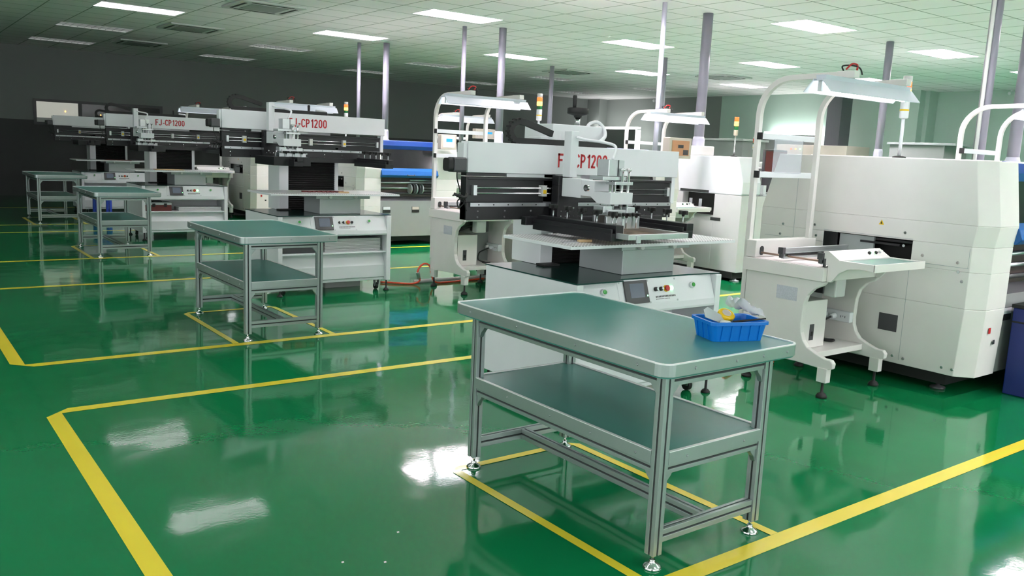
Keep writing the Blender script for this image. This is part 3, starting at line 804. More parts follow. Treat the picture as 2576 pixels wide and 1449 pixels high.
# spatula and tools left on the print tables
o = thing('spatula', 'wooden handled spatula lying on the perforated table of the nearest printer', 'spatula', (3.21, 3.62, 1.0035), math.radians(-6))
MB().box(0, .09, -.013, .013, 0, .016).build('handle', 'wood', o, .004)
MB().box(-.11, 0, -.011, .011, .001, .004).build('blade', 'steel', o, 0)
o = thing('spatula', 'wooden handled spatula lying on the table of the second printer', 'spatula', (3.78, 7.92, 1.004), 0)
MB().box(0, .11, -.013, .013, 0, .016).build('handle', 'wood', o, .004)
MB().box(-.13, 0, -.011, .011, .001, .004).build('blade', 'steel', o, 0)
tg = MB()
for k in range(7): tg.box(3.50 + k * .05, 3.53 + k * .05, 8.02, 8.05, 1.004, 1.012)
tg.box(3.45, 3.9, 8.055, 8.075, 1.004, 1.018)
tag(tg.build('board_support_bar', 'maroon', None, 0), 'dark board support bar with teeth lying on the table of the second printer', 'support bar')
o = B(3.35, 3.75, 13.05, 13.2, 1.004, 1.012).build('circuit_board_panel', 'wood', None, .001); tag(o, 'brown circuit board panel lying on the table of the third printer', 'circuit board')
o = B(3.55, 4.0, 17.25, 17.4, 1.004, 1.012).build('circuit_board_panel', 'maroon', None, .001); tag(o, 'brown circuit board panel lying on the table of the farthest printer', 'circuit board')


def toolbox(loc, label, top, bot, s=1):
    t = thing('toolbox', label, 'toolbox', loc)
    MB().prism(rrect(0, .36 * s, 0, .18, .012, 3), 'z', 0, .085).build('body', bot, t, .004)
    l_ = MB().prism(rrect(-.004, .364 * s, -.004, .184, .014, 3), 'z', .0855, .125).build('lid', top, t, .006)
    for x in (.11 * s, .27 * s): MB().box(x - .02, x + .02, -.014, -.004, .06, .11).build('latch', 'rubber', t, .003)
    MB().tube([(.12 * s, .09, .125), (.13 * s, .09, .138), (.23 * s, .09, .138), (.24 * s, .09, .125)], .006).build('handle', 'rubber', l_, 0)


toolbox((3.165, 7.87, .4185), 'red and grey toolbox on the shelf of the second printer cabinet', 'redplastic', 'darkgrey')
toolbox((3.16, 12.9, .4185), 'maroon toolbox with grey lid on the shelf of the third printer cabinet', 'greymetal', 'maroon')


def papers(loc, label, w_, n=9):
    t = thing('sheet_stack', label, 'stack of sheets', loc)
    mb = MB()
    for k in range(n):
        d = random.uniform(-.006, .006); mb.box(d, w_ + d, d, .24 + d, k * .0145, k * .0145 + .0125)
    mb.build('sheets', 'paper', t, .001)


papers((3.62, 7.88, .4185), 'stack of pale boards beside the red toolbox in the second printer', .62)
papers((3.62, 12.9, .4185), 'stack of pale boards beside the maroon toolbox in the third printer', .62, 4)


# ---------------------------------------------------------------- signal tower
def tower(loc, label, small=False, lit='amber', thin=False):
    t = thing('signal_tower', label, 'signal light', loc, 0, 'stacked signal lights on the machines')
    s = .6 if small else 1
    z = 0
    MB().lathe((0, 0, 0), [(.045 * s, 0), (.045 * s, .008), (.02 * s, .014)], 20).build('base', 'rubber', t, 0)
    pt = .27 if not small else .22
    MB().cyl((0, 0, .012), (0, 0, pt), (.012 if not thin else .008) * s, n=12).build('pole', 'chrome' if thin else 'white', t, 0)
    z = pt; R = .03 * s if not thin else .028
    segs = [('base_cap', 'white' if not thin else 'lens_cream', .12 * s if not thin else .07, R), ('green_lens', 'lens_green', .038 * s + (.012 if thin else 0), R), ('amber_lens', 'lens_amber' if lit == 'amber' else 'lens_orange', .045 * s + (.012 if thin else 0), R * 1.02), ('red_lens', 'lens_red_lit' if lit == 'amber' else 'lens_red', .045 * s + (.012 if thin else 0), R)]
    if not thin: segs.append(('top_cap', 'greywhite', .04 * s, R))
    for nm, m, h, r in segs:
        MB().lathe((0, 0, z), [(r * .8, 0), (r, .006 * s), (r, h - .003), (r * .93, h - .0005)], 20).build(nm, m, t, 0)
        if nm == 'base_cap' and not thin and not small:
            MB().lathe((0, 0, z + .05), [(r + .0006, 0), (r + .0006, .012)], 20).build('yellow_label', 'yellow', t, 0)
        z += h
    return t


# ---------------------------------------------------------------- loading conveyor with lamp arch
def station(x, y, label, n=0):
    """x,y: near-left leg position (row coordinates 4.87, 3.05)"""
    t = thing('conveyor', label, 'conveyor', (x, y, 0), 0, 'white board conveyors with lamp arches')
    def side(x0, x1, nm='side_panel'):
        poly = [(.66, .16), (.66, .755), (.04, .755), (.06, .73), (.12, .70), (.165, .65), (.185, .58), (.19, .45), (.185, .40), (.165, .35), (.13, .31), (.07, .285), (.0, .262), (-.05, .262), (-.07, .24), (-.065, .205), (-.02, .19), (.2, .2), (.5, .19)]
        o = MB().prism(poly, 'x', x0, x1).build(nm, 'cream', t, .006)
        for yy in (-.0, .60):
            g = MB().box(x0 - .006, x1 + .006, yy - .035, yy + .035, .105, .2).build('leg', 'cream', t, .003)
            MB().lathe(((x0 + x1) / 2, yy, 0), [(.034, 0), (.036, .012), (.026, .028), (.01, .036), (.008, .106)], 18).build('levelling_foot', 'rubber', g, 0)
    side(0, .04); side(.62, .66)
    MB().box(.04, .62, .45, .47, .28, .755).build('back_panel', 'panelgrey', t, .001)
    MB().box(.04, .62, .10, .655, .235, .275).build('bottom_shelf', 'cream', t, .003)
    # control box inside at the left, with switch
    cb_ = MB().box(.05, .30, .20, .44, .276, .60).build('control_box', 'cream', t, .003)
    B(.12, .165, .196, .1998, .33, .44).build('switch_plate', 'darkgrey', cb_, .001)
    B(.132, .152, .192, .196, .36, .39).build('rocker_switch', 'rubber', cb_, .001)
    ps = MB().box(.575, .6195, .19, .42, .41, .485).build('power_strip', 'white', t, .006)
    sk = MB()
    for k in range(3): sk.box(.574, .5748, .225 + .016 * k, .229 + .016 * k, .44 + .008 * (k % 2), .455)
    sk.build('socket', 'groove', ps, 0)
    MB().cyl((.5745, .31, .447), (.535, .31, .44), .022, .016, 14).build('plug', 'white', ps, .002)
    MB().cyl((.5745, .375, .447), (.535, .375, .44), .02, .016, 14).build('plug', 'white', ps, .002)
    MB().tube([(.535, .31, .44), (.48, .33, .415), (.44, .36, .38), (.42, .34, .31), (.48, .30, .285), (.52, .26, .283), (.46, .24, .283), (.44, .29, .284)], .007).build('power_cord', 'rubber', t, 0)
    wr = MB()
    for k in range(3): wr.tube([(.06, .30 + .01 * k, .61 + .008 * k), (.16, .26, .66 + .01 * k), (.30, .24 - .01 * k, .70), (.42, .26, .725)], .009)
    wr.build('cable_bundle', 'rubber', t, 0)
    MB().box(.36, .50, .28, .44, .62, .75).build('motor', 'darkgrey', t, .006)
    B(-.0015, 0, .24, .40, .60, .69).build('rating_plate', 'label_silver', t, 0)
    # bed
    MB().box(-.02, .70, .05, .68, .758, .845).build('bed', 'cream', t, .003)
    B(-.015, .695, .055, .60, .8455, .848).build('bed_plate', 'beltwhite', t, 0)
    MB().box(.0, .70, .60, .68, .849, .965).build('rear_fence', 'cream', t, .004)
    MB().prism(rrect(.045, .085, .862, .925, .018, 4), 'y', .596, .5995).build('slot_opening', 'groove', t, 0)
    # rails
    for yy, x1 in ((.40, .78 if n < 4 else .74), (.10, .72)):
        r = MB().box(.03, x1, yy - .012, yy + .012, .862, .925).box(.03, x1, yy - .018, yy + .018, .925, .935).box(.03, x1, yy - .022, yy - .012, .872, .88).box(.03, x1, yy - .022, yy - .012, .90, .905)
        r = r.build('transport_rail', 'alu', t, .001)
        MB().box(.0, .03, yy - .02, yy + .02, .895, .94).cyl((.012, yy, .87), (.012, yy, .90), .014).build('rail_end', 'darkgrey', r, .002)
        B(.05, x1 - .02, yy - .0225, yy - .0205, .884, .896).build('belt', 'rubber', r, 0)
    MB().cyl((.06, .60, .88), (.06, .085, .88), .007, n=10).build('lead_screw', 'rod_brown', t, 0)
    MB().cyl((.02, .075, .80 + .05), (.02, .075, .905), .009, n=10).build('sensor', 'darkgrey', t, 0)
    MB().tube([(.02, .075, .853), (.03, .07, .846), (.10, .09, .852), (.14, .06, .85)], .003).build('sensor_wire', 'rubber', t, 0)
    # front console with green tray
    prof = [(.09, .95), (.05, .955), (-.03, .905), (-.27, .905), (-.27, .862), (-.17, .866), (-.09, .855), (-.03, .82), (.0, .78), (.02, .757), (.049, .757), (.049, .86), (.08, .87)]
    MB().prism(prof, 'x', .02, .045).build('console_cheek', 'cream', t, .002)
    MB().prism(prof, 'x', .60, .62).build('console_cheek', 'cream', t, .002)
    MB().box(.045, .60, -.262, .0, .866, .8915).prism([(.09, .95), (.05, .955), (-.03, .905), (-.03, .892), (.045, .892), (.08, .93)], 'x', .045, .60).box(.02, .62, -.272, -.262, .858, .907).build('console', 'cream', t, .002)
    B(.045, .60, -.26, -.032, .8925, .897).build('tray_mat', 'tray_green', t, 0)
    def cp(x, s, off): return Vector((x, -.03 + s * .08, .905 + s * .05)) + Vector((0, -.05, .08)).normalized() * off
    for bx_, m in ((.42, 'rubber'), (.455, 'led_green'), (.50, 'rubber'), (.54, 'chrome')):
        MB().cyl(cp(bx_, .5, 0), cp(bx_, .5, .014), .011, n=12).build('control_button', m, t, .001)
    # support column below console
    MB().box(.22, .34, .10, .19, .63, .757).build('support_bracket', 'greywhite', t, .01)
    # lamp arch
    q = .018
    for px_, z0 in ((.045, .30), (.66, .965)):
        x_ = px_
        py = .70 if px_ < .1 else .64
        ar = [(x_, py, z0), (x_, py, 1.82)] + [(x_, py - .24 + .24 * math.cos(a), 1.82 + .235 * math.sin(a)) for a in [PI / 2 * k / 8 for k in range(1, 9)]] + [(x_, .13, 2.06)]
        MB().sweep(ar, [(-q, -q), (q, -q), (q, q), (-q, q)], (1, 0, 0)).build('arch_post', 'cream', t, .002)
    for z in (1.675, 1.415):
        b_ = MB().box(.03, .69, .655, .68, z - .02, z + .02).build('cross_bar', 'white', t, .002)
        MB().box(.022, .035, .65, .69, z - .024, z + .024).build('bar_clip', 'rubber', b_, .001)
    if n in (0,):
        B(.17, .50, .648, .652, 1.43, 1.66).build('acrylic_sheet', 'acrylic', t, 0)
    # lamp
    x0, x1 = -.27, .76; yc = .06
    L = MB().prism([(yc - .035, 2.035), (yc + .035, 2.035), (yc + .03, 2.0), (yc - .03, 2.0)], 'x', x0 + .03, x1 - .02).build('lamp_housing', 'reflector', t, .002)
    sh = MB()
    for s in (-1, 1):
        sh.prism([(yc + s * .03, 2.01), (yc + s * .095, 1.935), (yc + s * .093, 1.931), (yc + s * .026, 2.005)], 'x', x0, x1)
    sh.prism([(yc - .03, 1.9995), (yc + .03, 1.9995), (yc + .03, 1.997), (yc - .03, 1.997)], 'x', x0, x1)
    sh.build('lamp_reflector', 'reflector', L, 0)
    MB().cyl((x0 + .05, yc, 1.955), (x1 - .05, yc, 1.955), .015, n=12).build('lamp_tube', 'tube', L, 0)
    for a in (x0 + .035, x1 - .035): MB().box(a - .012, a + .012, yc - .014, yc + .014, 1.938, 1.9965).build('lamp_holder', 'white', L, .003)
    for a in (.045, .66): MB().box(a - .028, a + .028, .0, .129, 2.0355, 2.08).build('mounting_block', 'cream', L, .003)
    MB().tube([(.05, .10, 2.085), (.02, .09, 2.11), (.06, .05, 2.115), (.10, .02, 2.10), (.10, .0, 2.06)], .005).build('lamp_wire', 'rubber', L, 0)
    MB().tube([(.03, .07, 2.09), (.06, .05, 2.125), (.10, .04, 2.12), (.07, .02, 2.09)], .006).build('red_lead', 'redplastic', L, 0)
    return t


D = [0, 4.2, 8.82, 13.15]
RN = ['nearest', 'second', 'third', 'farthest']
for r in range(4):
    station(4.87, 3.05 + D[r], 'white loading conveyor with tubular lamp arch, %s' % ['right of the blue bin, nearest the camera', 'left behind the nearest printer', 'behind the second printer beam', 'small, behind the third printer'][r],
            n=r)
for r in range(3):
    station(7.72, 3.05 + D[r], 'white arched conveyor %s' % ['partly hidden at the right edge behind the big cream machine', 'in the middle, behind the right end of the nearest beam', 'small, seen left of the second conveyor arch'][r],
            n=r + 4)


# ---------------------------------------------------------------- mounting machine with blue hood
def mounter(x, y, label, cart=False):
    t = thing('placement_machine', label, 'placement machine', (x, y, 0), 0, 'cream placement machines with blue hoods')
    Wm, Dm, Z0, Z1 = 1.72, 1.76, .14, 1.57
    # side profile (y,z); front edge bulges at z 1.15
    def sec(z):     # front edge y offset
        return .06 - .09 * (1 - abs(z - 1.15) / .42) if z > .8 else .0
    fr = [(.02, Z0), (.0, .55), (.0, .865)]
    up_front = [(.03, .872), (-.02, 1.15), (.06, Z1)]
    bk = [(Dm - .02, Z1), (Dm - .04, Z1), (Dm, 1.28), (Dm + .02, Z0)]
    for nm, xa, xb in (('left_side', 0, .36), ('right_side', Wm - .4, Wm)):
        mb = MB()
        ch = .10      # chamfer at the front outer corner
        def slab(y0a, y1a, za, zb, y0b=None, y1b=None):
            # block with possibly different front/back y at bottom (a) and top (b), outer front corner chamfered
            y0b = y0a if y0b is None else y0b; y1b = y1a if y1b is None else y1b
            if nm == 'left_side':
                f = lambda y0, y1, z: [(0, y0 + ch, z), (ch * .9, y0, z), (xb, y0, z), (xb, y1, z), (0, y1, z)]
            else:
                f = lambda y0, y1, z: [(xa, y0, z), (xb - .03, y0, z), (xb, y0 + .03, z), (xb, y1, z), (xa, y1, z)]
            v = f(y0a, y1a, za) + f(y0b, y1b, zb)
            mb.add(v, [(4, 3, 2, 1, 0), (5, 6, 7, 8, 9)] + [(i, (i + 1) % 5, 5 + (i + 1) % 5, 5 + i) for i in range(5)])
        slab(.02, Dm + .02, Z0, .60, .0, Dm + .01)
        slab(.0, Dm + .01, .60, .842, .0, Dm)
        # opening zone between z .842 and 1.012, y .5..1.2
        if nm == 'left_side':
            slab(.0, .50, .842, 1.012)
            mb.box(0, xb, 1.19, Dm, .842, 1.012)
            mb.box(.2, xb, .50, 1.19, .842, 1.012)
        else: slab(.0, Dm, .842, 1.012)
        slab(.0, Dm, 1.012, 1.15, -.02, Dm)
        slab(-.02, Dm, 1.15, Z1, .04, Dm - .12)
        o = mb.build(nm, 'cream', t, .004)
        if nm == 'left_side':
            B(.185, .1995, .502, 1.188, .844, 1.01).build('opening_back', 'rubber', o, 0)
            MB().box(.05, .19, .52, .95, .985, 1.0).box(.02, .12, .60, .90, .96, .975).box(.002, .02, 1.08, 1.185, .846, 1.008).build('board_clamp', 'black', o, 0)
            B(.03, .05, .80, 1.07, .85, 1.005).build('inner_plate', 'greymetal', o, 0)
            sm_ = MB()      # panel seams, thin dark joints
            sm_.box(-.0008, 0, .105, .50, .868, .871).box(-.0008, 0, 1.19, Dm - .05, .93, .933).box(-.0008, 0, .50, 1.19, 1.02, 1.023)
            sm_.box(-.0008, 0, .50, .503, .17, .842).box(-.0008, 0, .11, .1125, .87, 1.0).box(-.0008, 0, 1.45, 1.453, .25, 1.5)
            sm_.build('panel_joint', 'greymetal', o, 0)
            for yy, zz in ((.56, 1.06), (.56, .97), (.42, .88 + .04), (.18, .90), (.17, .84), (.14, .78), (1.27, 1.05), (1.25, .97), (1.55, 1.03), (1.57, .95), (.55, .19), (.47, .185), (.2, .185), (.13, .185)):
                MB().cyl((0, yy, zz), (-.004, yy, zz), .011, .009, 12).build('panel_screw', 'chrome', o, 0)
            B(-.004, 0, .54, .68, .36, .48).build('side_vent', 'darkgrey', o, .002)
            wl = MB().prism([(.72, 1.10), (.76, 1.10), (.74, 1.135)], 'x', -.001, 0).build('warning_triangle', 'yellow', o, 0)
            MB().prism([(.733, 1.106), (.747, 1.106), (.7415, 1.125)], 'x', -.0016, -.001).build('warning_symbol', 'rubber', wl, 0)
            B(.16, .19, -.001, .0, .44, .48).build('red_switch', 'switchred', o, 0)
            B(.24, .27, -.001, .0, .36, .39).build('side_socket', 'groove', o, 0)
        else:
            B(Wm - .2, Wm - .17, -.001, 0, .3, .33).build('side_socket', 'groove', o, 0)
    # centre
    a, b = .36, Wm - .4
    MB().box(a, b, .3, Dm - .02, Z0, 1.5).build('core', 'panelgrey', t, .002)
    MB().prism([(.15, 1.5005), (.15, 1.578), (Dm - .15, 1.578), (Dm - .15, 1.5005)], 'x', a + .001, b - .001).build('top_cover', 'cream', t, .004)
    MB().prism([(.09, 1.445), (.07, 1.50), (.08, 1.566), (.149, 1.578), (.149, 1.445)], 'x', a + .001, b - .001).build('hood_top', 'blue', t, .004)
    MB().prism([(.12, 1.17), (.02, 1.17), (.088, 1.4445), (.14, 1.4445)], 'x', a + .001, b - .001).build('hood_window', 'window_dark', t, 0)
    hb = MB().prism([(.28, 1.03), (-.02, 1.03), (-.055, 1.065), (-.03, 1.13), (.02, 1.169), (.28, 1.169)], 'x', a - .01, b + .01).build('hood_lip', 'blue2', t, .006)
    MB().tube([((a + b) / 2 - .06, -.05, 1.075), ((a + b) / 2 - .05, -.07, 1.065), ((a + b) / 2 + .05, -.07, 1.065), ((a + b) / 2 + .06, -.05, 1.075)], .007).build('hood_handle', 'darkgrey', hb, 0)
    fb = MB().box(a, b, .12, .299, .74, 1.029).build('feeder_bank', 'brown', t, .002)
    for k in range(6):
        z = .74 + .04 * k
        MB().cyl((a + .05 + .5 * (k % 2), .10, z + .05), (b - .03, .10, z + .05), .017, n=12).build('feeder_roller', 'steel' if k % 3 else 'darkgrey', fb, 0)
    for k in range(5):
        MB().cyl((a + .52 + k * .05, .06, .86), (a + .535 + k * .05, .06, .86), .075, n=22).build('tape_reel', 'darkgrey' if k % 2 else 'greymetal', fb, .001)
    MB().prism([(.05, .68), (.12, .74), (.12, .70), (.14, .68)], 'x', a + .001, b - .001).build('feeder_shelf', 'darkgrey', t, .001)
    lw = MB().box(a + .001, b - .001, .04, .29, Z0, .68).build('lower_panel', 'panelgrey', t, .003)
    for k, m in enumerate(('white', 'beige')):
        xx = a + .06 + k * .5
        l_ = B(xx, xx + .13, .034, .0395, .50, .59).build('tray_pocket', 'rubber', lw, 0)
        B(xx + .005, xx + .125, .0325, .0338, .545, .588).build('tag_card', m, l_, 0)
    MB().box(.08, Wm - .08, .2, Dm - .1, .05, Z0 - .001).build('underframe', 'rubber', t, 0)
    for xx in (.15, Wm - .15):
        for yy in (.28, Dm - .2): MB().lathe((xx, yy, 0), [(.05, 0), (.05, .015), (.015, .025), (.015, .055)], 18).build('levelling_foot', 'darkgrey', t, 0)
    return t


for r in range(4):
    mounter(5.72, 2.50 + D[r], 'long cream placement machine with blue hood, %s' % ['largest, filling the right side of the view', 'hidden mostly behind the nearest printer', 'with blue hood showing right of the second printer', 'far, behind the third printer'][r])
c = thing('feeder_cart', 'deep blue feeder cart at the right edge, against the big cream machine', 'cart', (6.16, 2.06, 0))
MB().box(0, 1.1, 0, .42, .002, .60).build('body', 'blue_deep', c, .006)
MB().box(-.006, 1.1, -.006, .43, .601, .625).box(-.004, 1.1, -.004, .42, .50, .512).build('rubber_edge', 'rubber', c, .003)
MB().prism(rrect(.15, .23, .38, .45, .02, 3), 'x', -.003, 0).build('handle_recess', 'rubber', c, .001)
MB().prism(rrect(.165, .215, .395, .43, .01, 3), 'x', -.005, -.003).build('handle_plate', 'blue_deep', c, 0)

tower((5.78, 3.2, 1.571), 'large signal tower on the big cream machine, half hidden by the nearest arch lamp')
tower((5.93, 7.45, 1.571), 'signal tower glowing amber and red behind the beam of the nearest printer')
tower((5.93, 12.2, 1.571), 'signal tower glowing amber behind the right end of the second printer beam')
tower((5.93, 16.6, 1.571), 'signal tower glowing behind the left end of the second printer beam, farthest')
tower((8.98, 7.2, 1.551), 'thin signal tower with cream base on the white inspection machine', thin=True)
tower((9.45, 11.8, 1.421), 'small signal tower glowing red low behind the nearest printer chain loop', small=True)


# ---------------------------------------------------------------- second kind of machine (tall white with slanted hood)
def inspector(x, y, label):
    t = thing('screen_machine', label, 'inspection machine', (x, y, 0), 0, 'white machines at the ends of the lines')
    Wm, Dm = 1.5, 1.6
    MB().box(0, Wm, 0, .42, .12, 1.075).box(0, Wm, .95, Dm, .12, 1.075).box(0, Wm, .42, .95, .12, .80).box(.12, Wm, .42, .95, .80, 1.075).build('lower_cabinet', 'greywhite', t, .004)
    B(.11, .1195, .42, .95, .801, 1.074).build('opening_back', 'rubber', t, 0)
    MB().prism([(.02, 1.076), (-.0, 1.10), (.0, 1.24), (.10, 1.55), (Dm - .02, 1.55), (Dm - .02, 1.076)], 'x', .001, .36).build('hood', 'white', t, .012)
    MB().box(.36, Wm, .25, Dm - .02, 1.076, 1.42).build('rear_body', 'greywhite', t, .006)
    MB().box(-.003, 0, .30, .46, .74, .78).build('handle_slot', 'groove', t, 0)
    B(-.002, 0, .52, 1.0, 1.082, 1.115).build('slot', 'groove', t, 0)
    sh = MB().prism([(.45, .90), (1.0, .90), (1.0, .87), (.7, .84), (.45, .86)], 'x', -.06, -.003).build('inlet_shelf', 'cream', t, .003)
    for k in range(2): MB().cyl((-.03, .62 + .16 * k, .9005), (-.03, .62 + .16 * k, 1.0), .02, n=12).build('jar', 'bag', sh, 0)
    MB().box(.0, Wm, .05, Dm - .05, .04, .1195).build('underframe', 'rubber', t, 0)
    for xx in (.1, Wm - .1):
        for yy in (.08, Dm - .1): MB().lathe((xx, yy, 0), [(.06, 0), (.06, .01), (.02, .022), (.018, .045)], 18).build('levelling_foot', 'greymetal', t, 0)
    B(.30, .302, -.0008, 0, .13, 1.07).build('door_gap', 'groove', t, 0)
    B(.52, .54, -.004, 0, .88, .95).build('door_catch', 'groove', t, 0)
    # side keyboard shelf and monitor
    MB().box(.42, 1.15, .0, .24, 1.0765, 1.10).box(.44, .50, .02, .22, 1.10, 1.21).build('keyboard_shelf', 'white', t, .003)
    mo = MB().box(.52, .98, .10, .135, 1.30, 1.66).build('monitor', 'darkgrey', t, .006)
    B(.54, .96, .097, .0995, 1.32, 1.64).build('screen_face', 'maroon', mo, 0)
    MB().box(.70, .80, .1355, .26, 1.12, 1.42).build('monitor_arm', 'darkgrey', mo, .003)
    return t


inspector(8.57, 6.70, 'white machine with slanted hood and round feet, left of the nearest conveyor arch')
inspector(8.57, 2.50, 'white slanted-hood machine behind the edge arch, almost wholly hidden')
inspector(8.57, 6.70 + D[2] - D[1], 'white machine with slanted hood, far behind the arch lamp in the middle')
# long oven bodies continuing the lines
def oven(x, y, L_, H_, label, m='greywhite'):
    t = thing('reflow_oven', label, 'oven', (x, y, 0), 0, 'long oven bodies farther along the lines')
    MB().box(0, L_, .1, 1.3, .12, .95).build('lower_body', m, t, .01)
    MB().prism([(.1, .951), (.05, 1.0), (.15, H_), (1.2, H_), (1.3, .951)], 'x', .1, L_ - .1).build('hood', m, t, .02)
    k = int(L_ / .7)
    for i in range(k): B(.1 + i * .7, .75 + i * .7, .0955, .0995, .18, .88).build('door_panel', 'cream', t, .003)
    MB().box(.05, L_ - .05, .2, 1.2, .0, .119).build('underframe', 'rubber', t, 0)


oven(10.6, 2.6, 5.5, 1.50, 'long pale oven body behind the big cream machine on the right')
oven(10.6, 6.9, 5.5, 1.50, 'long pale oven body right of the slanted-hood machine')
oven(10.6, 11.3, 5.5, 1.45, 'long pale oven body on the third line, behind the middle conveyor')
oven(10.6, 15.6, 5.5, 1.40, 'long pale oven body on the farthest line, in shade')


# ---------------------------------------------------------------- ducts rising to the ceiling
def duct(x, y, r, z0, label, m='duct', flange=True, boxb=False):
    t = thing('exhaust_duct', label, 'duct', (x, y, z0), 0, 'vertical exhaust ducts rising to the ceiling')
    MB().cyl((0, 0, .0), (0, 0, CEIL - z0 - .001), r, n=24).build('pipe', m, t, 0)
    if flange:
        MB().lathe((0, 0, 0), [(r * 1.5, 0), (r * 1.5, .05), (r * 1.2, .07), (r * 1.2, .2), (r * 1.02, .24)], 24).build('flange', 'duct_pale', t, 0)
    if boxb: MB().box(-.15, .15, -.15, .15, .0, .12).build('flange_box', 'cream', t, .01)
    return t


duct(7.93, 10.95, .058, 1.55, 'thick grey duct behind the lamp arch left of the nearest printer beam')
duct(7.46, 11.3, .035, 1.55, 'thin grey duct rising behind the larger lamp arch left of the nearest printer', flange=False)
duct(7.77, 14.35, .058, 1.55, 'thick grey duct right of the second printer beam end')
duct(7.42, 14.75, .035, 1.55, 'thin grey duct left of the thick one above the second printer', flange=False)
duct(12.0, 14.7, .05, 1.43, 'grey duct rising behind the signal tower of the nearest printer', flange=False)
duct(12.1, 11.2 + .3, .055, 1.48, 'grey duct between the bright thin duct and the thickest duct', flange=False)
duct(12.3, 7.15, .055, 1.53, 'grey duct with pale collar behind the nearest lamp arch, above the cream machine')
duct(8.76, 7.62, .066, 1.551, 'thickest grey duct standing on the white slanted-hood machine', boxb=True)
duct(7.83, 7.50, .03, 1.40, 'thin pale duct dropping from the ceiling behind the arch lamp in the middle', m='duct_pale', flange=False)
duct(8.74, 4.03, .055, 1.551, 'grey duct with a ring rising at the right behind the second arch', m='duct', flange=False)
duct(8.655, 4.02, .017, 1.551, 'thin bright white pipe hugging the left side of the right-hand duct', m='frame_white', flange=False)
duct(9.38, 3.98, .06, 1.421, 'thick duct at the right edge of the view beyond the lamp arch')
o = B(19.3, 19.75, 12.3, 12.7, 1.975, CEIL - .001).build('square_duct', 'darkduct', None, .004); tag(o, 'dark square duct against the mint green wall, above the beige cabinet', 'duct')


# ---------------------------------------------------------------- panel boxes
def panelbox(loc, rz, label, face, w_=.36, h_=.25, neck=0):
    t = thing('panel_box', label, 'control box', loc, rz)
    MB().box(0, w_, 0, .1, 0, h_).build('case', 'beige', t, .006)
    B(.04, w_ - .04, -.004, 0, .03, h_ - .03).build('screen_face', face, t, .001)
    if face == 'copper': B(w_ * .38, w_ * .62, -.006, -.004, h_ * .5, h_ * .66).box(w_ * .62, w_ * .85, -.006, -.004, h_ * .18, h_ * .42).build('readout', 'darkgrey', t, 0)
    else: B(w_ * .32, w_ * .72, -.006, -.004, h_ * .5, h_ * .72).build('readout', 'screen_blue', t, 0)
    if neck: MB().box(w_ / 2 - .03, w_ / 2 + .03, .02, .08, -neck, -.001).build('neck', 'white', t, .004)
    else: MB().box(w_ / 2 - .03, w_ / 2 + .03, .1, .16, .03, .08).build('wall_bracket', 'white', t, .004)
    return t


panelbox((7.06, 6.55, 1.498), 0, 'beige box with orange panel beyond the right end of the nearest printer beam', 'copper', .36, .225)
panelbox((7.0, 11.15, 1.478), 0, 'beige display with pink lit screen, seen through the left lamp arch', 'screen_lit', .28, .225)
panelbox((8.62, 12.6, 1.69), 0, 'plain beige box behind the crossbar of the left lamp arch', 'beige', .50, .17, .13)


# ---------------------------------------------------------------- back of the hall
def lit_frame(y0, y1, z1, label, xx=19.95):
    t = thing('lit_board_frame', label, 'lit frame', (xx, 0, 0), 0, 'backlit frames before the right wall')
    MB().box(-.05, 0, y0 + .03, y1, 1.0, z1 - .08).build('board', 'panelgrey', t, .003)
    B(-.03, .1, y0 - .05, y1, z1 - .07, z1).build('top_tube', 'wallglow', t, 0)
    B(-.03, .1, y0 - .06, y0 + .02, z1 - .75, z1 - .1).build('side_tube', 'wallglow', t, 0)
    B(-.02, .06, y0, y1, .0, 1.0).build('stand', 'panelgrey', t, .002)


lit_frame(13.35, 15.0, 2.33, 'grey board with glowing top edge, behind the nearest lamp arch')
lit_frame(19.6, 21.9, 2.42, 'board with glowing top edge, behind the white hose loop of the nearest printer', 19.6)
c = thing('electrical_cabinet', 'beige cabinet with red, orange and green lights, under the dark square duct', 'cabinet', (18.9, 11.9, 0))
MB().box(0, 1.0, -.1, 1.9, 0, 1.97).build('body', 'beige', c, .01)
for k, m in enumerate(('lens_red_lit', 'lens_amber', 'led_green')):
    MB().cyl((0, 1.45 - k * .13, 1.86), (-.02, 1.45 - k * .13, 1.86), .02, n=12).build('indicator', m, c, 0)
c = thing('grey_cabinet', 'grey cabinet with flat lid against the right wall, left of the edge arch', 'cabinet', (18.6, 9.3, 0))
MB().box(0, 1.0, 0, 1.25, 0, 2.02).build('body', 'panelgrey', c, .01); MB().box(-.05, 1.05, -.25, 1.3, 2.021, 2.07).build('lid', 'greymetal', c, .004)
c = thing('grey_cabinet', 'grey open cabinet behind the thin signal tower in the middle', 'cabinet', (17.0, 13.4, 0))
MB().box(0, .9, 0, 1.4, 0, 1.98).build('body', 'panelgrey', c, .01); MB().box(-.05, .95, -.05, 1.45, 1.981, 2.03).build('lid', 'greywhite', c, .004); MB().box(-.04, 0, 1.3, 1.4, 0, 1.98).build('door_post', 'greywhite', c, .004)
tower((16.4, 12.6, 1.5), 'tiny unlit signal tower between the middle conveyor and the nearest lamp arch', lit='none')
o = MB().box(16.2, 16.6, 12.4, 12.8, 0, 1.499).build('pedestal', 'greywhite', None, .01); tag(o, 'pale pedestal carrying the tiny signal tower far back', 'pedestal')
cm = thing('security_camera', 'small white security camera under the ceiling at the far right wall', 'camera', (20.6, 8.95, CEIL - .12))
MB().box(-.02, .18, -.02, .02, .06, .1).build('bracket', 'white', cm, .002); MB().cyl((-.12, 0, .02), (.04, 0, .05), .035, n=14).build('body', 'white', cm, .003)
cm = thing('security_camera', 'small security camera at the top of the shaded far wall', 'camera', (20.05, 19.3, CEIL - .12))
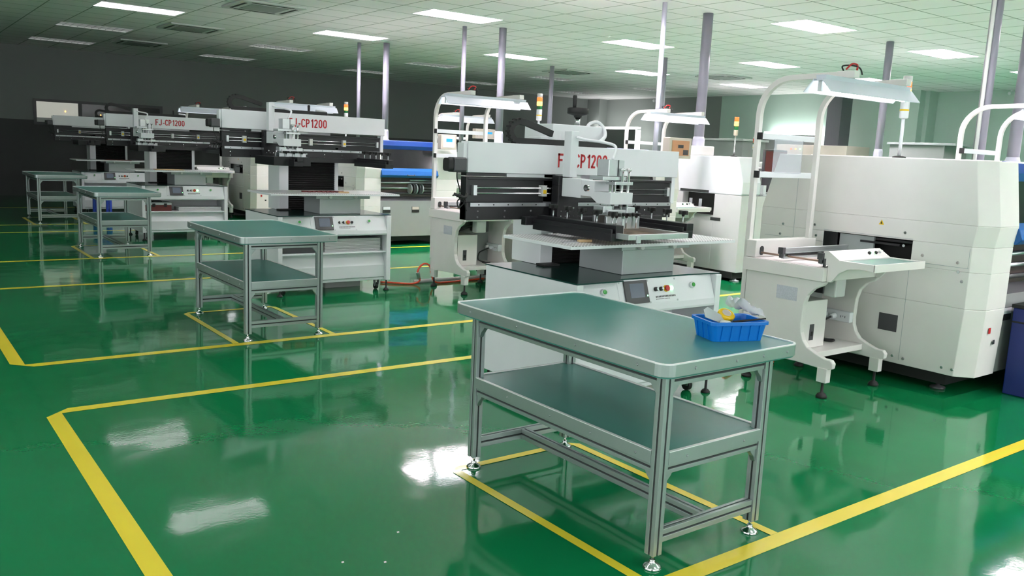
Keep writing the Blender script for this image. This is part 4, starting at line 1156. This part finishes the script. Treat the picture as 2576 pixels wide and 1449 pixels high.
MB().box(-.02, .14, -.02, .02, .06, .1).build('bracket', 'white', cm, .002); MB().cyl((-.12, 0, .02), (.04, 0, .05), .04, n=14).build('body', 'white', cm, .003)

# ---------------------------------------------------------------- hoses, stool, floor things
o = MB().tube([(4.45, 8.25, .012), (4.62, 8.08, .012), (4.74, 8.02, .013), (4.80, 8.0, .05), (4.77, 8.0, .13), (4.80, 8.0, .20), (4.86, 8.0, .23), (4.92, 7.99, .20), (4.94, 7.98, .10), (4.99, 7.97, .02), (5.15, 7.97, .012), (5.45, 8.0, .012), (5.7, 8.05, .012)], .011).build('air_hose', 'orange', None, 0)
tag(o, 'orange-red air hose looping up from the floor beside the second conveyor', 'hose')
MB().cyl((4.80, 8.01, .06), (4.77, 8.0, .14), .02, n=12).build('coupling', 'steel', o, .002)
o = MB().cyl((4.78, 8.1, .021), (6.3, 8.12, .021), .02, n=12).build('floor_pipe', 'greywhite', None, 0); tag(o, 'grey pipe lying on the floor behind the orange-red hose', 'pipe')
o = MB().tube([(4.45, 3.95, .012), (4.7, 3.86, .012), (4.85, 3.84, .03), (4.9, 3.84, .06), (5.0, 3.8, .012), (5.4, 3.8, .012)], .012).build('air_hose', 'orange', None, 0)
tag(o, 'orange-red air hose on the floor under the nearest conveyor, seen below the bench top', 'hose')
st = thing('stool', 'blue plastic stool behind the third workbench, only its legs seen', 'stool', (3.35, 16.7, 0))
MB().prism(rrect(-.15, .15, -.15, .15, .04), 'z', .42, .46).build('seat', 'stool_blue', st, .004)
for a in (-1, 1):
    for b in (-1, 1):
        MB().prism([(b * .11 - .03, .42), (b * .11 + .03, .42), (b * .14 + .025, 0), (b * .14 - .025, 0)], 'x', a * .11 - .02, a * .11 + .02).build('leg', 'stool_blue', st, .002)
o = B(3.75, 4.15, 8.15, 8.45, 0, .09).build('carton', 'greywhite', None, .003); tag(o, 'pale flat carton on the floor under the second printer', 'carton')
# tiny scraps on the glossy floor
for k, (x, y) in enumerate(((1.29, 2.64), (1.42, 2.56), (1.58, 2.75))):
    o = B(x, x + .008, y, y + .006, .0, .003).build('paper_scrap', 'white', None, 0); tag(o, 'tiny white scrap on the foreground floor, %s of three' % ('leftmost', 'middle', 'farthest')[k], 'scrap', 'white scraps on the floor')
